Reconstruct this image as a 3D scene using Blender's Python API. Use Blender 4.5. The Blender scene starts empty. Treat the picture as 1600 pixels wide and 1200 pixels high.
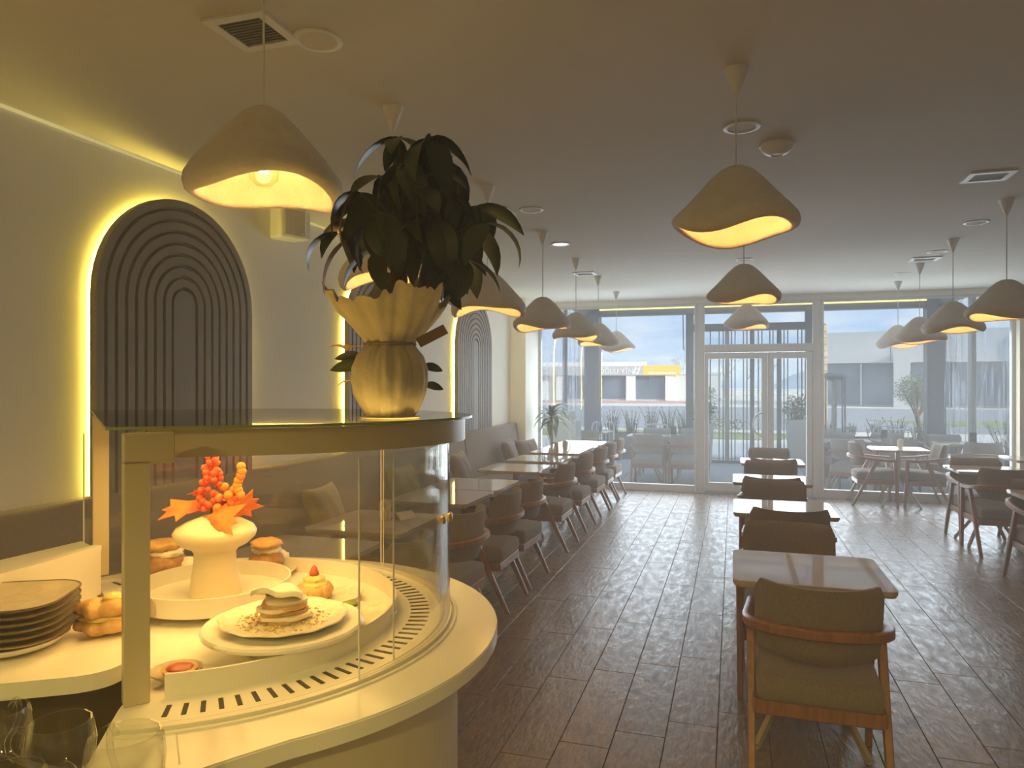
import bpy, bmesh, math, random
from mathutils import Vector, Matrix, noise
random.seed(7)
S = bpy.context.scene
C = S.collection
PI = math.pi
R = math.radians

# ------------------------------------------------------------------ camera
cam = bpy.data.cameras.new('camera')
cam.sensor_width = 36.0
cam.lens = 36.0 * 1109.0 / 1600.0
cam.clip_start = 0.02
cam.clip_end = 600
camo = bpy.data.objects.new('camera', cam)
camo.location = (0, 0, 1.6)
camo.rotation_euler = (R(90), 0, R(17.3275))
C.objects.link(camo)
S.camera = camo

# ------------------------------------------------------------------ view, world, sun
S.view_settings.view_transform = 'Standard'
S.view_settings.look = 'None'
S.view_settings.gamma = 1
S.view_settings.exposure = 0.13
S.view_settings.use_curve_mapping = False
# strengths of the light sources (sky, sun, room pendants, added rear pendants, arch LEDs, cove, display LEDs, added window lamps)
K = dict(sky=1.3, sun=5.5, pend=1.2, bar=0.86, arch=1.6, cove=0.35, case=2.7, day_fill=1.05)
S.cycles.max_bounces = 8
S.cycles.diffuse_bounces = 4
S.cycles.glossy_bounces = 4
S.cycles.transparent_max_bounces = 24
S.cycles.transmission_bounces = 6
S.cycles.volume_bounces = 1
S.cycles.sample_clamp_indirect = 4.0
S.cycles.caustics_reflective = False
S.cycles.caustics_refractive = False

W = bpy.data.worlds.new('sky')
S.world = W
W.use_nodes = True
wn, wl = W.node_tree.nodes, W.node_tree.links
wn.clear()
w_out = wn.new('ShaderNodeOutputWorld')
w_bg = wn.new('ShaderNodeBackground')
w_bg.inputs['Strength'].default_value = K['sky']
w_tc = wn.new('ShaderNodeTexCoord')
w_map = wn.new('ShaderNodeMapping')
w_map.inputs['Scale'].default_value = (2.2, 2.2, 11.0)
w_noise = wn.new('ShaderNodeTexNoise')
w_noise.inputs['Scale'].default_value = 2.3
w_noise.inputs['Detail'].default_value = 7
w_noise.inputs['Roughness'].default_value = 0.55
w_ramp = wn.new('ShaderNodeValToRGB')
w_ramp.color_ramp.elements[0].position = 0.36
w_ramp.color_ramp.elements[0].color = (0.36, 0.56, 0.86, 1)
w_ramp.color_ramp.elements[1].position = 0.66
w_ramp.color_ramp.elements[1].color = (0.80, 0.88, 0.97, 1)
wl.new(w_tc.outputs['Generated'], w_map.inputs['Vector'])
wl.new(w_map.outputs['Vector'], w_noise.inputs['Vector'])
wl.new(w_noise.outputs['Fac'], w_ramp.inputs['Fac'])
wl.new(w_ramp.outputs['Color'], w_bg.inputs['Color'])
wl.new(w_bg.outputs['Background'], w_out.inputs['Surface'])

sun = bpy.data.lights.new('sun', 'SUN')
sun.energy = K['sun']
sun.angle = R(0.6)
sun.color = (1.0, 0.93, 0.82)
suno = bpy.data.objects.new('sun', sun)
suno.rotation_euler = Vector((0.80, -0.35, 0.42)).to_track_quat('Z', 'Y').to_euler()
suno.location = (30, 30, 30)
C.objects.link(suno)

# added area lamps outside the three glazed openings, boosting the daylight
for (x0, x1, z0, z1) in ((-2.88, -0.55, 0.12, 2.28), (-0.35, 0.98, 0.17, 2.28), (1.21, 3.46, 0.13, 2.28)):
    dl = bpy.data.lights.new('window_fill', 'AREA')
    dl.shape = 'RECTANGLE'
    dl.size = x1 - x0
    dl.size_y = z1 - z0
    dl.energy = 4.5 * PI * (x1 - x0) * (z1 - z0) * K['day_fill']
    dl.color = (0.82, 0.91, 1.0)
    do = bpy.data.objects.new('window_fill', dl)
    do.location = ((x0 + x1) / 2, 10.87, (z0 + z1) / 2)
    do.rotation_euler = (R(-90), 0, 0)      # shines along -Y, into the room
    C.objects.link(do)

# ------------------------------------------------------------------ materials
MATS = {}


def mat(name, col, rough=0.6, metal=0.0, var=0.0, vscale=4.0, bump=0.0, bscale=60.0, spec=0.5,
        stretch=(1, 1, 1), col2=None, coat=0.0, objvar=0.0, coords='Object', sheen=0.0, trans=0.0, detail=4, rvar=0.0):
    m = bpy.data.materials.new(name)
    m.use_nodes = True
    n, l = m.node_tree.nodes, m.node_tree.links
    p = n['Principled BSDF']
    p.inputs['Base Color'].default_value = (*col, 1)
    p.inputs['Roughness'].default_value = rough
    p.inputs['Metallic'].default_value = metal
    p.inputs['Specular IOR Level'].default_value = spec
    if coat:
        p.inputs['Coat Weight'].default_value = coat
        p.inputs['Coat Roughness'].default_value = 0.05
    if sheen:
        p.inputs['Sheen Weight'].default_value = sheen
    if trans:
        p.inputs['Subsurface Weight'].default_value = trans
        p.inputs['Subsurface Radius'].default_value = (0.02, 0.015, 0.008)
    src = None
    if var or bump or col2:
        tc = n.new('ShaderNodeTexCoord')
        geo = n.new('ShaderNodeNewGeometry')
        mp = n.new('ShaderNodeMapping')
        mp.inputs['Scale'].default_value = stretch
        l.new(geo.outputs['Position'] if coords == 'World' else tc.outputs['Object'], mp.inputs['Vector'])
    if var or col2:
        nz = n.new('ShaderNodeTexNoise')
        nz.inputs['Scale'].default_value = vscale
        nz.inputs['Detail'].default_value = detail
        nz.inputs['Roughness'].default_value = 0.6
        l.new(mp.outputs['Vector'], nz.inputs['Vector'])
        rp = n.new('ShaderNodeValToRGB')
        a = col if col2 else tuple(max(0, c * (1 - var)) for c in col)
        b = col2 if col2 else tuple(min(1, c * (1 + var)) for c in col)
        rp.color_ramp.elements[0].position = 0.32
        rp.color_ramp.elements[0].color = (*a, 1)
        rp.color_ramp.elements[1].position = 0.68
        rp.color_ramp.elements[1].color = (*b, 1)
        l.new(nz.outputs['Fac'], rp.inputs['Fac'])
        src = rp.outputs['Color']
        l.new(src, p.inputs['Base Color'])
    if rvar and src is not None:
        rr_ = n.new('ShaderNodeMapRange')
        rr_.inputs['From Min'].default_value = 0.35
        rr_.inputs['From Max'].default_value = 0.65
        rr_.inputs['To Min'].default_value = rough + rvar
        rr_.inputs['To Max'].default_value = max(0.05, rough - rvar)
        l.new(nz.outputs['Fac'], rr_.inputs['Value'])
        l.new(rr_.outputs['Result'], p.inputs['Roughness'])
    if objvar:
        oi = n.new('ShaderNodeObjectInfo')
        hs = n.new('ShaderNodeHueSaturation')
        mr = n.new('ShaderNodeMapRange')
        mr.inputs['To Min'].default_value = 1 - objvar
        mr.inputs['To Max'].default_value = 1 + objvar
        l.new(oi.outputs['Random'], mr.inputs['Value'])
        l.new(mr.outputs['Result'], hs.inputs['Value'])
        if src is not None:
            l.new(src, hs.inputs['Color'])
        else:
            hs.inputs['Color'].default_value = (*col, 1)
        l.new(hs.outputs['Color'], p.inputs['Base Color'])
    if bump:
        nb = n.new('ShaderNodeTexNoise')
        nb.inputs['Scale'].default_value = bscale
        nb.inputs['Detail'].default_value = 3
        l.new(mp.outputs['Vector'], nb.inputs['Vector'])
        bp = n.new('ShaderNodeBump')
        bp.inputs['Strength'].default_value = bump
        bp.inputs['Distance'].default_value = 0.01
        l.new(nb.outputs['Fac'], bp.inputs['Height'])
        l.new(bp.outputs['Normal'], p.inputs['Normal'])
    MATS[name] = m
    return m


def emit(name, col, strength):
    m = bpy.data.materials.new(name)
    m.use_nodes = True
    n, l = m.node_tree.nodes, m.node_tree.links
    n.clear()
    o = n.new('ShaderNodeOutputMaterial')
    e = n.new('ShaderNodeEmission')
    e.inputs['Color'].default_value = (*col, 1)
    e.inputs['Strength'].default_value = strength
    l.new(e.outputs['Emission'], o.inputs['Surface'])
    MATS[name] = m
    return m


def glass(name, tint=(1, 1, 1), ior=1.45, rough=0.0, streak=0.0):
    """thin pane: clear film with a Fresnel reflection, optional milky streaks"""
    m = bpy.data.materials.new(name)
    m.use_nodes = True
    n, l = m.node_tree.nodes, m.node_tree.links
    n.clear()
    o = n.new('ShaderNodeOutputMaterial')
    t = n.new('ShaderNodeBsdfTransparent')
    t.inputs['Color'].default_value = (*tint, 1)
    g = n.new('ShaderNodeBsdfGlossy')
    g.inputs['Roughness'].default_value = rough
    fr = n.new('ShaderNodeFresnel')
    gb_ = n.new('ShaderNodeNewGeometry')
    mi_ = n.new('ShaderNodeMapRange')          # same reflection from both sides of the thin pane
    mi_.inputs['To Min'].default_value = ior
    mi_.inputs['To Max'].default_value = 1.0 / ior
    l.new(gb_.outputs['Backfacing'], mi_.inputs['Value'])
    l.new(mi_.outputs['Result'], fr.inputs['IOR'])
    mx = n.new('ShaderNodeMixShader')
    l.new(fr.outputs['Fac'], mx.inputs['Fac'])
    l.new(t.outputs['BSDF'], mx.inputs[1])
    l.new(g.outputs['BSDF'], mx.inputs[2])
    last = mx
    if streak:
        tc = n.new('ShaderNodeTexCoord')
        mp = n.new('ShaderNodeMapping')
        mp.inputs['Scale'].default_value = (1.6, 1.6, 0.35)
        nz = n.new('ShaderNodeTexNoise')
        nz.inputs['Scale'].default_value = 2.2
        nz.inputs['Distortion'].default_value = 1.5
        l.new(tc.outputs['Object'], mp.inputs['Vector'])
        l.new(mp.outputs['Vector'], nz.inputs['Vector'])
        mr = n.new('ShaderNodeMapRange')
        mr.inputs['From Min'].default_value = 0.5
        mr.inputs['From Max'].default_value = 0.72
        mr.inputs['To Max'].default_value = streak
        l.new(nz.outputs['Fac'], mr.inputs['Value'])
        d = n.new('ShaderNodeBsdfTranslucent')
        d.inputs['Color'].default_value = (0.9, 0.93, 0.96, 1)
        m2 = n.new('ShaderNodeMixShader')
        l.new(mr.outputs['Result'], m2.inputs['Fac'])
        l.new(mx.outputs['Shader'], m2.inputs[1])
        l.new(d.outputs['BSDF'], m2.inputs[2])
        last = m2
    l.new(last.outputs['Shader'], o.inputs['Surface'])
    MATS[name] = m
    return m


mat('plaster', (0.88, 0.845, 0.75), 0.85, var=0.03, vscale=1.5, bump=0.05, bscale=90)
mat('ceiling', (0.74, 0.70, 0.63), 0.9, var=0.03, vscale=0.8, bump=0.04, bscale=120)
mat('taupe', (0.17, 0.145, 0.12), 0.55, var=0.06, vscale=6)
mat('taupe_back', (0.085, 0.068, 0.055), 0.7)
mat('fabric', (0.28, 0.235, 0.195), 0.95, var=0.16, vscale=120, bump=0.5, bscale=240, sheen=0.25)
mat('fabric_out', (0.36, 0.34, 0.33), 0.95, var=0.12, vscale=120, bump=0.4, bscale=240)
mat('banquette', (0.235, 0.19, 0.155), 0.92, var=0.14, vscale=160, bump=0.4, bscale=300, sheen=0.2)
mat('pillow', (0.20, 0.155, 0.125), 0.9, var=0.12, vscale=90, bump=0.3, bscale=200, sheen=0.3)
mat('pillow_olive', (0.30, 0.235, 0.10), 0.9, var=0.12, vscale=90, bump=0.3, bscale=200, sheen=0.3)
mat('wood', (0.33, 0.155, 0.07), 0.35, var=0.25, vscale=7, stretch=(9, 9, 0.8), bump=0.05, bscale=40, spec=0.5)
mat('tabletop', (0.54, 0.465, 0.375), 0.04, var=0.02, vscale=5, spec=0.3)
mat('table_edge', (0.50, 0.38, 0.27), 0.4)
mat('beige_metal', (0.50, 0.43, 0.31), 0.4, metal=0.2)
mat('frame', (0.66, 0.645, 0.61), 0.45, var=0.02)
mat('frame_gasket', (0.14, 0.14, 0.14), 0.6)
mat('plaster_warm_lit', (0.82, 0.72, 0.52), 0.85, bump=0.04, bscale=90)  # plaster with the warm lamp light on the right pier tinted in
mat('grout', (0.075, 0.06, 0.05), 0.85)
mat('plank', (0.13, 0.086, 0.063), 0.31, col2=(0.31, 0.235, 0.19), vscale=7.0, stretch=(2.6, 0.9, 1), bump=0.35,
    bscale=14, objvar=0.12, coords='World', detail=10, rvar=0.10)
mat('shade', (0.86, 0.80, 0.72), 0.9, var=0.05, vscale=14, bump=0.35, bscale=55)
mat('white_plastic', (0.90, 0.88, 0.84), 0.4)
mat('vent_dark', (0.06, 0.05, 0.045), 0.8)
mat('counter', (0.92, 0.88, 0.80), 0.16, var=0.015, vscale=5, spec=0.5)
mat('counter_body', (0.70, 0.62, 0.48), 0.5)
mat('lacquer', (0.82, 0.78, 0.70), 0.28)
mat('slot', (0.05, 0.04, 0.03), 0.8)
mat('brown_cabinet', (0.07, 0.045, 0.02), 0.6, var=0.15, vscale=3)
mat('brass', (0.75, 0.58, 0.25), 0.25, metal=1.0)
mat('chrome', (0.75, 0.75, 0.76), 0.2, metal=1.0)
mat('ceramic', (0.86, 0.83, 0.76), 0.18, spec=0.6)
mat('ceramic_pattern', (0.86, 0.82, 0.72), 0.2, col2=(0.74, 0.68, 0.50), vscale=55, detail=1)
mat('stoneware', (0.56, 0.47, 0.35), 0.35, var=0.12, vscale=30)
mat('stoneware_rim', (0.16, 0.11, 0.07), 0.4)
mat('paper', (0.70, 0.61, 0.39), 0.8, var=0.10, vscale=14, bump=0.5, bscale=26)
mat('ribbon', (0.32, 0.20, 0.08), 0.8)
mat('twine', (0.36, 0.26, 0.14), 0.9)
mat('bark', (0.16, 0.10, 0.055), 0.85, var=0.25, vscale=12, bump=0.5, bscale=40)
mat('leaf', (0.042, 0.072, 0.016), 0.38, var=0.35, vscale=5, objvar=0.35, spec=0.5)
mat('leaf_dry', (0.36, 0.20, 0.07), 0.6, var=0.3, vscale=20)
mat('leaf_soft', (0.085, 0.14, 0.055), 0.45, var=0.25, vscale=4, objvar=0.25)
mat('leaf_grey', (0.16, 0.21, 0.12), 0.6, var=0.3, vscale=3, objvar=0.25)
mat('orange_leaf', (0.78, 0.22, 0.015), 0.6, col2=(0.62, 0.07, 0.01), vscale=18)
mat('berry', (0.70, 0.07, 0.008), 0.3, objvar=0.2)
mat('berry_orange', (0.78, 0.20, 0.012), 0.3, objvar=0.2)
mat('petal', (0.85, 0.42, 0.20), 0.6)
mat('pastry', (0.52, 0.26, 0.07), 0.55, col2=(0.78, 0.50, 0.20), vscale=22, bump=0.5, bscale=45)
mat('pastry_dark', (0.25, 0.11, 0.035), 0.5, col2=(0.48, 0.25, 0.08), vscale=25, bump=0.5, bscale=45)
mat('cream', (0.88, 0.82, 0.68), 0.5, var=0.04, vscale=12, bump=0.3, bscale=22)
mat('egg', (0.80, 0.62, 0.22), 0.5, var=0.15, vscale=20, bump=0.5, bscale=35)
mat('pistachio', (0.22, 0.25, 0.05), 0.8, var=0.4, vscale=90, bump=0.5, bscale=120)
mat('strawberry', (0.55, 0.10, 0.04), 0.35, var=0.2, vscale=60)
mat('crumb', (0.70, 0.52, 0.24), 0.8)
mat('dark_metal', (0.17, 0.19, 0.21), 0.45, var=0.05)
mat('alu', (0.42, 0.42, 0.40), 0.4, metal=0.3)
mat('white_metal', (0.80, 0.80, 0.80), 0.4)
mat('terrace', (0.42, 0.44, 0.47), 0.45, var=0.08, vscale=3, coords='World')
mat('asphalt', (0.24, 0.26, 0.29), 0.8, var=0.12, vscale=0.6, coords='World')
mat('pavement', (0.62, 0.60, 0.56), 0.85, var=0.08, vscale=0.5, coords='World')
mat('red_pavement', (0.55, 0.28, 0.24), 0.85, var=0.1, vscale=0.6, coords='World')
mat('grass', (0.20, 0.25, 0.07), 0.9, var=0.3, vscale=1.2, coords='World')
mat('shop_white', (0.80, 0.80, 0.77), 0.7, var=0.03, vscale=1)
mat('sign_grey', (0.50, 0.51, 0.51), 0.6)
mat('sign_yellow', (0.90, 0.62, 0.06), 0.6)
mat('letter_white', (0.95, 0.95, 0.93), 0.5)
mat('shop_glass', (0.10, 0.14, 0.20), 0.15, var=0.2, vscale=0.6)
mat('clad_grey', (0.56, 0.57, 0.57), 0.7, var=0.04, vscale=0.5)
mat('clad_light', (0.60, 0.61, 0.61), 0.7)
mat('bld_glass', (0.20, 0.25, 0.29), 0.12, var=0.3, vscale=0.25)
mat('stone_clad', (0.72, 0.55, 0.34), 0.85, var=0.2, vscale=6, bump=0.4, bscale=8)
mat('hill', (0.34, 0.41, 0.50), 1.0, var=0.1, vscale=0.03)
mat('bare_twig', (0.40, 0.37, 0.34), 0.95)
mat('soil', (0.10, 0.075, 0.05), 0.95, var=0.3, vscale=20)
mat('planter_white', (0.72, 0.71, 0.68), 0.6)
mat('planter_grey', (0.20, 0.21, 0.22), 0.7)
mat('salt', (0.80, 0.70, 0.56), 0.5)
mat('wood_pot', (0.56, 0.36, 0.20), 0.5)
mat('filament_post', (0.8, 0.75, 0.6), 0.4)
mat('dark_plastic', (0.05, 0.05, 0.055), 0.5)
mat('blue_plastic', (0.10, 0.14, 0.30), 0.5)
glass('pane', (0.96, 0.98, 0.98))
glass('case_glass', (0.97, 0.975, 0.95), ior=1.5)
glass('top_glass', (0.94, 0.97, 0.93), ior=1.5)
mat('glass_edge', (0.22, 0.30, 0.10), 0.2)
mat('case_frame_shaded', (0.56, 0.475, 0.32), 0.35)  # cream lacquer darkened, shade of fascia and posts put into the colour
mat('vase_glaze', (0.74, 0.63, 0.44), 0.4)
mat('speaker_grille', (0.60, 0.55, 0.48), 0.7, bump=0.3, bscale=300)
glass('cup_glass', (0.975, 0.98, 0.955), ior=1.6, rough=0.015)
glass('bulb_glass', (0.98, 0.93, 0.82), ior=1.4)
glass('clear_sheet', (0.93, 0.95, 0.97), ior=1.35, rough=0.08, streak=0.55)
emit('led_yellow', (1.0, 0.76, 0.12), 24.0 * K['arch'])
emit('led_cove', (1.0, 0.80, 0.30), 1.6 * K['cove'])
emit('led_case', (1.0, 0.62, 0.17), 9.0 * K['case'])
emit('led_out', (1.0, 0.72, 0.22), 3.0)
emit('filament', (1.0, 0.55, 0.14), 60.0 * K['pend'])
emit('downlight_on', (0.85, 0.92, 1.0), 2.2)
emit('far_lamp', (1.0, 0.95, 0.85), 6.0)

# ------------------------------------------------------------------ mesh helpers


def M4(loc=(0, 0, 0), rot=(0, 0, 0), sc=(1, 1, 1)):
    from mathutils import Euler
    return Matrix.Translation(loc) @ Euler(rot).to_matrix().to_4x4() @ Matrix.Diagonal((*sc, 1))


class MB:
    def __init__(s):
        s.v = []
        s.f = []
        s.fm = []

    def add(s, vs, fs, M=None, mi=0):
        o = len(s.v)
        for v in vs:
            v = Vector(v)
            s.v.append(M @ v if M is not None else v)
        for f in fs:
            s.f.append([i + o for i in f])
            s.fm.append(mi)
        return s

    def box(s, x0, x1, y0, y1, z0, z1, M=None, mi=0):
        vs = [(x0, y0, z0), (x1, y0, z0), (x1, y1, z0), (x0, y1, z0), (x0, y0, z1), (x1, y0, z1), (x1, y1, z1), (x0, y1, z1)]
        fs = [(3, 2, 1, 0), (4, 5, 6, 7), (0, 1, 5, 4), (1, 2, 6, 5), (2, 3, 7, 6), (3, 0, 4, 7)]
        return s.add(vs, fs, M, mi)

    def rbox(s, x0, x1, y0, y1, z0, z1, r=0.01, seg=2, M=None, mi=0, dome=0.0):
        bm = bmesh.new()
        bmesh.ops.create_cube(bm, size=1)
        for v in bm.verts:
            v.co = Vector(((x0 + x1) / 2 + v.co.x * (x1 - x0), (y0 + y1) / 2 + v.co.y * (y1 - y0), (z0 + z1) / 2 + v.co.z * (z1 - z0)))
        bmesh.ops.bevel(bm, geom=bm.edges[:], offset=r, segments=seg, profile=0.6, affect='EDGES')
        s.addbm(bm, M, mi)
        return s

    def addbm(s, bm, M=None, mi=0):
        bm.verts.index_update()
        s.add([v.co.copy() for v in bm.verts], [[v.index for v in f.verts] for f in bm.faces], M, mi)
        bm.free()
        return s

    def lathe(s, prof, n=24, M=None, mi=0, close=False, fn=None):
        vs = []
        for (r, z) in prof:
            for k in range(n):
                a = 2 * PI * k / n
                p = (r * math.cos(a), r * math.sin(a), z)
                vs.append(fn(p, a) if fn else p)
        fs = []
        m = len(prof)
        for i in range(m - 1 if not close else m):
            j = (i + 1) % m
            for k in range(n):
                k2 = (k + 1) % n
                fs.append((i * n + k, i * n + k2, j * n + k2, j * n + k))
        if not close:
            if prof[0][0] > 1e-6:
                fs.append(tuple(range(n - 1, -1, -1)))
            if prof[-1][0] > 1e-6:
                fs.append(tuple((m - 1) * n + k for k in range(n)))
        return s.add(vs, fs, M, mi)

    def prism(s, poly, z0, z1, M=None, mi=0):
        n = len(poly)
        vs = [(x, y, z0) for x, y in poly] + [(x, y, z1) for x, y in poly]
        fs = [tuple(range(n - 1, -1, -1)), tuple(range(n, 2 * n))]
        for i in range(n):
            j = (i + 1) % n
            fs.append((i, j, n + j, n + i))
        return s.add(vs, fs, M, mi)

    def sweep(s, path, sec, up=(0, 0, 1), M=None, mi=0, closed=False, scales=None):
        """sec: 2D outline (side, up) swept along path"""
        path = [Vector(p) for p in path]
        n, m = len(path), len(sec)
        vs = []
        upv = Vector(up)
        for i, p in enumerate(path):
            a = path[(i - 1) % n] if (i > 0 or closed) else p
            b = path[(i + 1) % n] if (i < n - 1 or closed) else p
            t = (b - a).normalized()
            u = upv if abs(t.dot(upv)) < 0.98 else Vector((0, 1, 0))
            side = t.cross(u).normalized()
            u2 = side.cross(t).normalized()
            k = scales[i] if scales else 1.0
            for (x, y) in sec:
                vs.append(p + side * x * k + u2 * y * k)
        fs = []
        for i in range(n if closed else n - 1):
            j = (i + 1) % n
            for q in range(m):
                q2 = (q + 1) % m
                fs.append((i * m + q, j * m + q, j * m + q2, i * m + q2))
        if not closed:
            fs.append(tuple(range(m)))
            fs.append(tuple((n - 1) * m + q for q in range(m - 1, -1, -1)))
        return s.add(vs, fs, M, mi)

    def tube(s, path, r, n=8, M=None, mi=0, closed=False, scales=None):
        return s.sweep(path, [(r * math.cos(2 * PI * k / n), r * math.sin(2 * PI * k / n)) for k in range(n)], M=M, mi=mi,
                       closed=closed, scales=scales)

    def ball(s, c, r, n=10, m=7, sc=(1, 1, 1), M=None, mi=0, fn=None):
        c = Vector(c)
        vs = []
        for i in range(m + 1):
            t = PI * i / m
            for k in range(n):
                a = 2 * PI * k / n
                p = Vector((math.sin(t) * math.cos(a), math.sin(t) * math.sin(a), math.cos(t)))
                rr = r * (fn(p) if fn else 1)
                vs.append(c + Vector((p.x * rr * sc[0], p.y * rr * sc[1], p.z * rr * sc[2])))
        fs = []
        for i in range(m):
            for k in range(n):
                k2 = (k + 1) % n
                fs.append((i * n + k, (i + 1) * n + k, (i + 1) * n + k2, i * n + k2))
        return s.add(vs, fs, M, mi)

    def mesh(s, name, smooth=True, ang=40):
        me = bpy.data.meshes.new(name)
        me.from_pydata([tuple(v) for v in s.v], [], s.f)
        bm = bmesh.new()
        bm.from_mesh(me)
        if any(s.fm):
            bm.faces.ensure_lookup_table()
            for f, mi in zip(bm.faces, s.fm):
                f.material_index = mi
        bmesh.ops.remove_doubles(bm, verts=bm.verts[:], dist=1e-5)
        bmesh.ops.recalc_face_normals(bm, faces=bm.faces[:])
        if smooth:
            ca = R(ang)
            for f in bm.faces:
                f.smooth = True
            for e in bm.edges:
                if len(e.link_faces) == 2 and e.calc_face_angle(0) > ca:
                    e.smooth = False
        bm.to_mesh(me)
        bm.free()
        return me

    def build(s, name, material, parent=None, smooth=True, ang=40, kind=None, loc=None, rot=None):
        me = s.mesh(name, smooth, ang)
        return obj(name, me, material, parent, kind, loc, rot)


def obj(name, me, material=None, parent=None, kind=None, loc=None, rot=None):
    if material is not None and len(me.materials) == 0:
        for mm in (material if isinstance(material, (list, tuple)) else [material]):
            me.materials.append(MATS[mm])
    o = bpy.data.objects.new(name, me)
    C.objects.link(o)
    if parent is not None:
        o.parent = parent
    if loc is not None:
        o.location = loc
    if rot is not None:
        o.rotation_euler = rot
    if kind:
        o['kind'] = kind
    return o


def thing(name, label, cat, loc=(0, 0, 0), rz=0.0, group=None, kind=None):
    o = bpy.data.objects.new(name, None)
    o.empty_display_size = 0.1
    C.objects.link(o)
    o.location = loc
    o.rotation_euler = (0, 0, rz)
    tag(o, label, cat, group, kind)
    return o


def tag(o, label=None, cat=None, group=None, kind=None):
    if label:
        o['label'] = label
    if cat:
        o['category'] = cat
    if group:
        o['group'] = group
    if kind:
        o['kind'] = kind
    return o


def dup(root, loc=None, rz=None, label=None, group=None):
    r = root.copy()
    C.objects.link(r)
    if loc is not None:
        r.location = loc
    if rz is not None:
        r.rotation_euler = (0, 0, rz)
    if label:
        r['label'] = label
    if group:
        r['group'] = group
    for ch in list(root.children):
        c = ch.copy()
        C.objects.link(c)
        c.parent = r
        for g in list(ch.children):
            d = g.copy()
            C.objects.link(d)
            d.parent = c
    return r


def lamp(name, loc, energy, color, parent=None, radius=0.03, typ='POINT', **kw):
    d = bpy.data.lights.new(name, typ)
    d.energy = energy
    d.color = color
    if typ == 'POINT':
        d.shadow_soft_size = radius
    for k, v in kw.items():
        setattr(d, k, v)
    o = bpy.data.objects.new(name, d)
    C.objects.link(o)
    o.location = loc
    if parent is not None:
        o.parent = parent
    return o


WARM = (1.0, 0.46, 0.14)
REAR_FILL = (1.0, 0.80, 0.25)  # colour of the added pendants behind the viewpoint
H = 2.865          # ceiling height
YF = 10.79         # far (window) wall
XL = -3.16         # left wall
XR = 6.2           # right wall
YB = -3.4          # back wall

# ================================================================== SETTING
mb = MB()
mb.box(XL - 0.1, XR + 0.1, YB - 0.1, YF, -0.12, -0.006)
floor = mb.build('floor', 'grout', smooth=False, kind='structure')
# --- floor planks
PW, PL, OFF = 0.225, 0.838, 0.169
g = 0.0017
mb = MB()
hw, hl, ch = PW / 2 - g, PL / 2 - g, 0.0016
vs = [(-hw, -hl, -0.006), (hw, -hl, -0.006), (hw, hl, -0.006), (-hw, hl, -0.006),
      (-hw, -hl, -ch), (hw, -hl, -ch), (hw, hl, -ch), (-hw, hl, -ch),
      (-hw + ch, -hl + ch, 0), (hw - ch, -hl + ch, 0), (hw - ch, hl - ch, 0), (-hw + ch, hl - ch, 0)]
fs = [(0, 1, 5, 4), (1, 2, 6, 5), (2, 3, 7, 6), (3, 0, 4, 7), (4, 5, 9, 8), (5, 6, 10, 9), (6, 7, 11, 10), (7, 4, 8, 11), (8, 9, 10, 11)]
mb.add(vs, fs)
plank_me = mb.mesh('plank', smooth=False)
plank_me.materials.append(MATS['plank'])
rest = MB()
i0 = int(math.floor((XL + 0.52) / PW))
near = []
for i in range(i0, 33):
    xc = -0.52 + PW * (i + 0.5)
    base = (3.27 + OFF * i) % PL
    j = int(math.floor((YB - base) / PL))
    while True:
        y0 = base + PL * j
        j += 1
        y1 = y0 + PL
        if y0 > YF:
            break
        if y1 < YB:
            continue
        near.append((xc, max(y0, YB), min(y1, YF)))


def pixel(x, y, z):
    c_, s_ = math.cos(R(17.3275)), math.sin(R(17.3275))
    Z = -x * s_ + y * c_
    if Z < 0.3:
        return None
    return 800 + 1109 * (x * c_ + y * s_) / Z, 600 - 1109 * (z - 1.6) / Z


vis = []
for (xc, a, b) in near:
    full = abs((b - a) - PL) < 1e-4
    p = pixel(xc, (a + b) / 2, 0)
    dist = math.hypot(xc, (a + b) / 2)
    ok = full and p and -60 < p[0] < 1660 and p[1] < 1290 and xc > -2.2
    vis.append((0 if ok else 1, dist, xc, a, b))
vis.sort()
cnt = 0
for (no, d, xc, a, b) in vis:
    if not no and cnt < 300:
        o = obj('plank', plank_me, parent=floor)
        o.location = (xc, (a + b) / 2, 0)
        cnt += 1
    else:
        rest.box(max(xc - hw, XL), min(xc + hw, XR), a + g, b - g, -0.006, 0)
rest.build('plank_field', 'plank', floor, smooth=False, kind='stuff')

mb = MB()
mb.box(XL - 0.1, XR + 0.1, YB - 0.1, YF + 0.02, H, H + 0.12)
mb.build('ceiling', 'ceiling', smooth=False, kind='structure')
mb = MB()
mb.box(XL - 0.12, XL, YB - 0.1, 10.03, 0, H)
mb.build('wall_left', 'plaster', smooth=False, kind='structure')
mb = MB()
mb.box(XL - 0.12, -2.92, 10.03, YF + 0.06, 0, H)
mb.build('wall_corner', 'plaster', smooth=False, kind='structure')
mb = MB()
mb.box(XR, XR + 0.12, YB - 0.1, YF + 0.06, 0, H)
mb.build('wall_right', 'plaster', smooth=False, kind='structure')
mb = MB()
mb.box(XL - 0.1, XR + 0.1, YB - 0.12, YB, 0, H)
mb.build('wall_back', 'plaster', smooth=False, kind='structure')
mb = MB()
mb.box(3.50, XR, YF - 0.18, YF + 0.06, 0, H)
mb.build('wall_far', 'plaster_warm_lit', smooth=False, kind='structure')
# bulkhead over the glazing
mb = MB()
mb.box(-2.92, 3.50, YF - 0.03, YF + 0.06, 2.79, H)
mb.build('trim_1', 'plaster', smooth=False, kind='structure')


def bars(name, rects, y0, y1, material, parent, smooth=False):
    for (nm, x0, x1, z0, z1) in rects:
        m_ = MB()
        m_.rbox(x0, x1, y0, y1, z0, z1, 0.004, 1)
        m_.build(nm, material, parent, smooth=False)


FY0, FY1 = YF - 0.03, YF + 0.05


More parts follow.
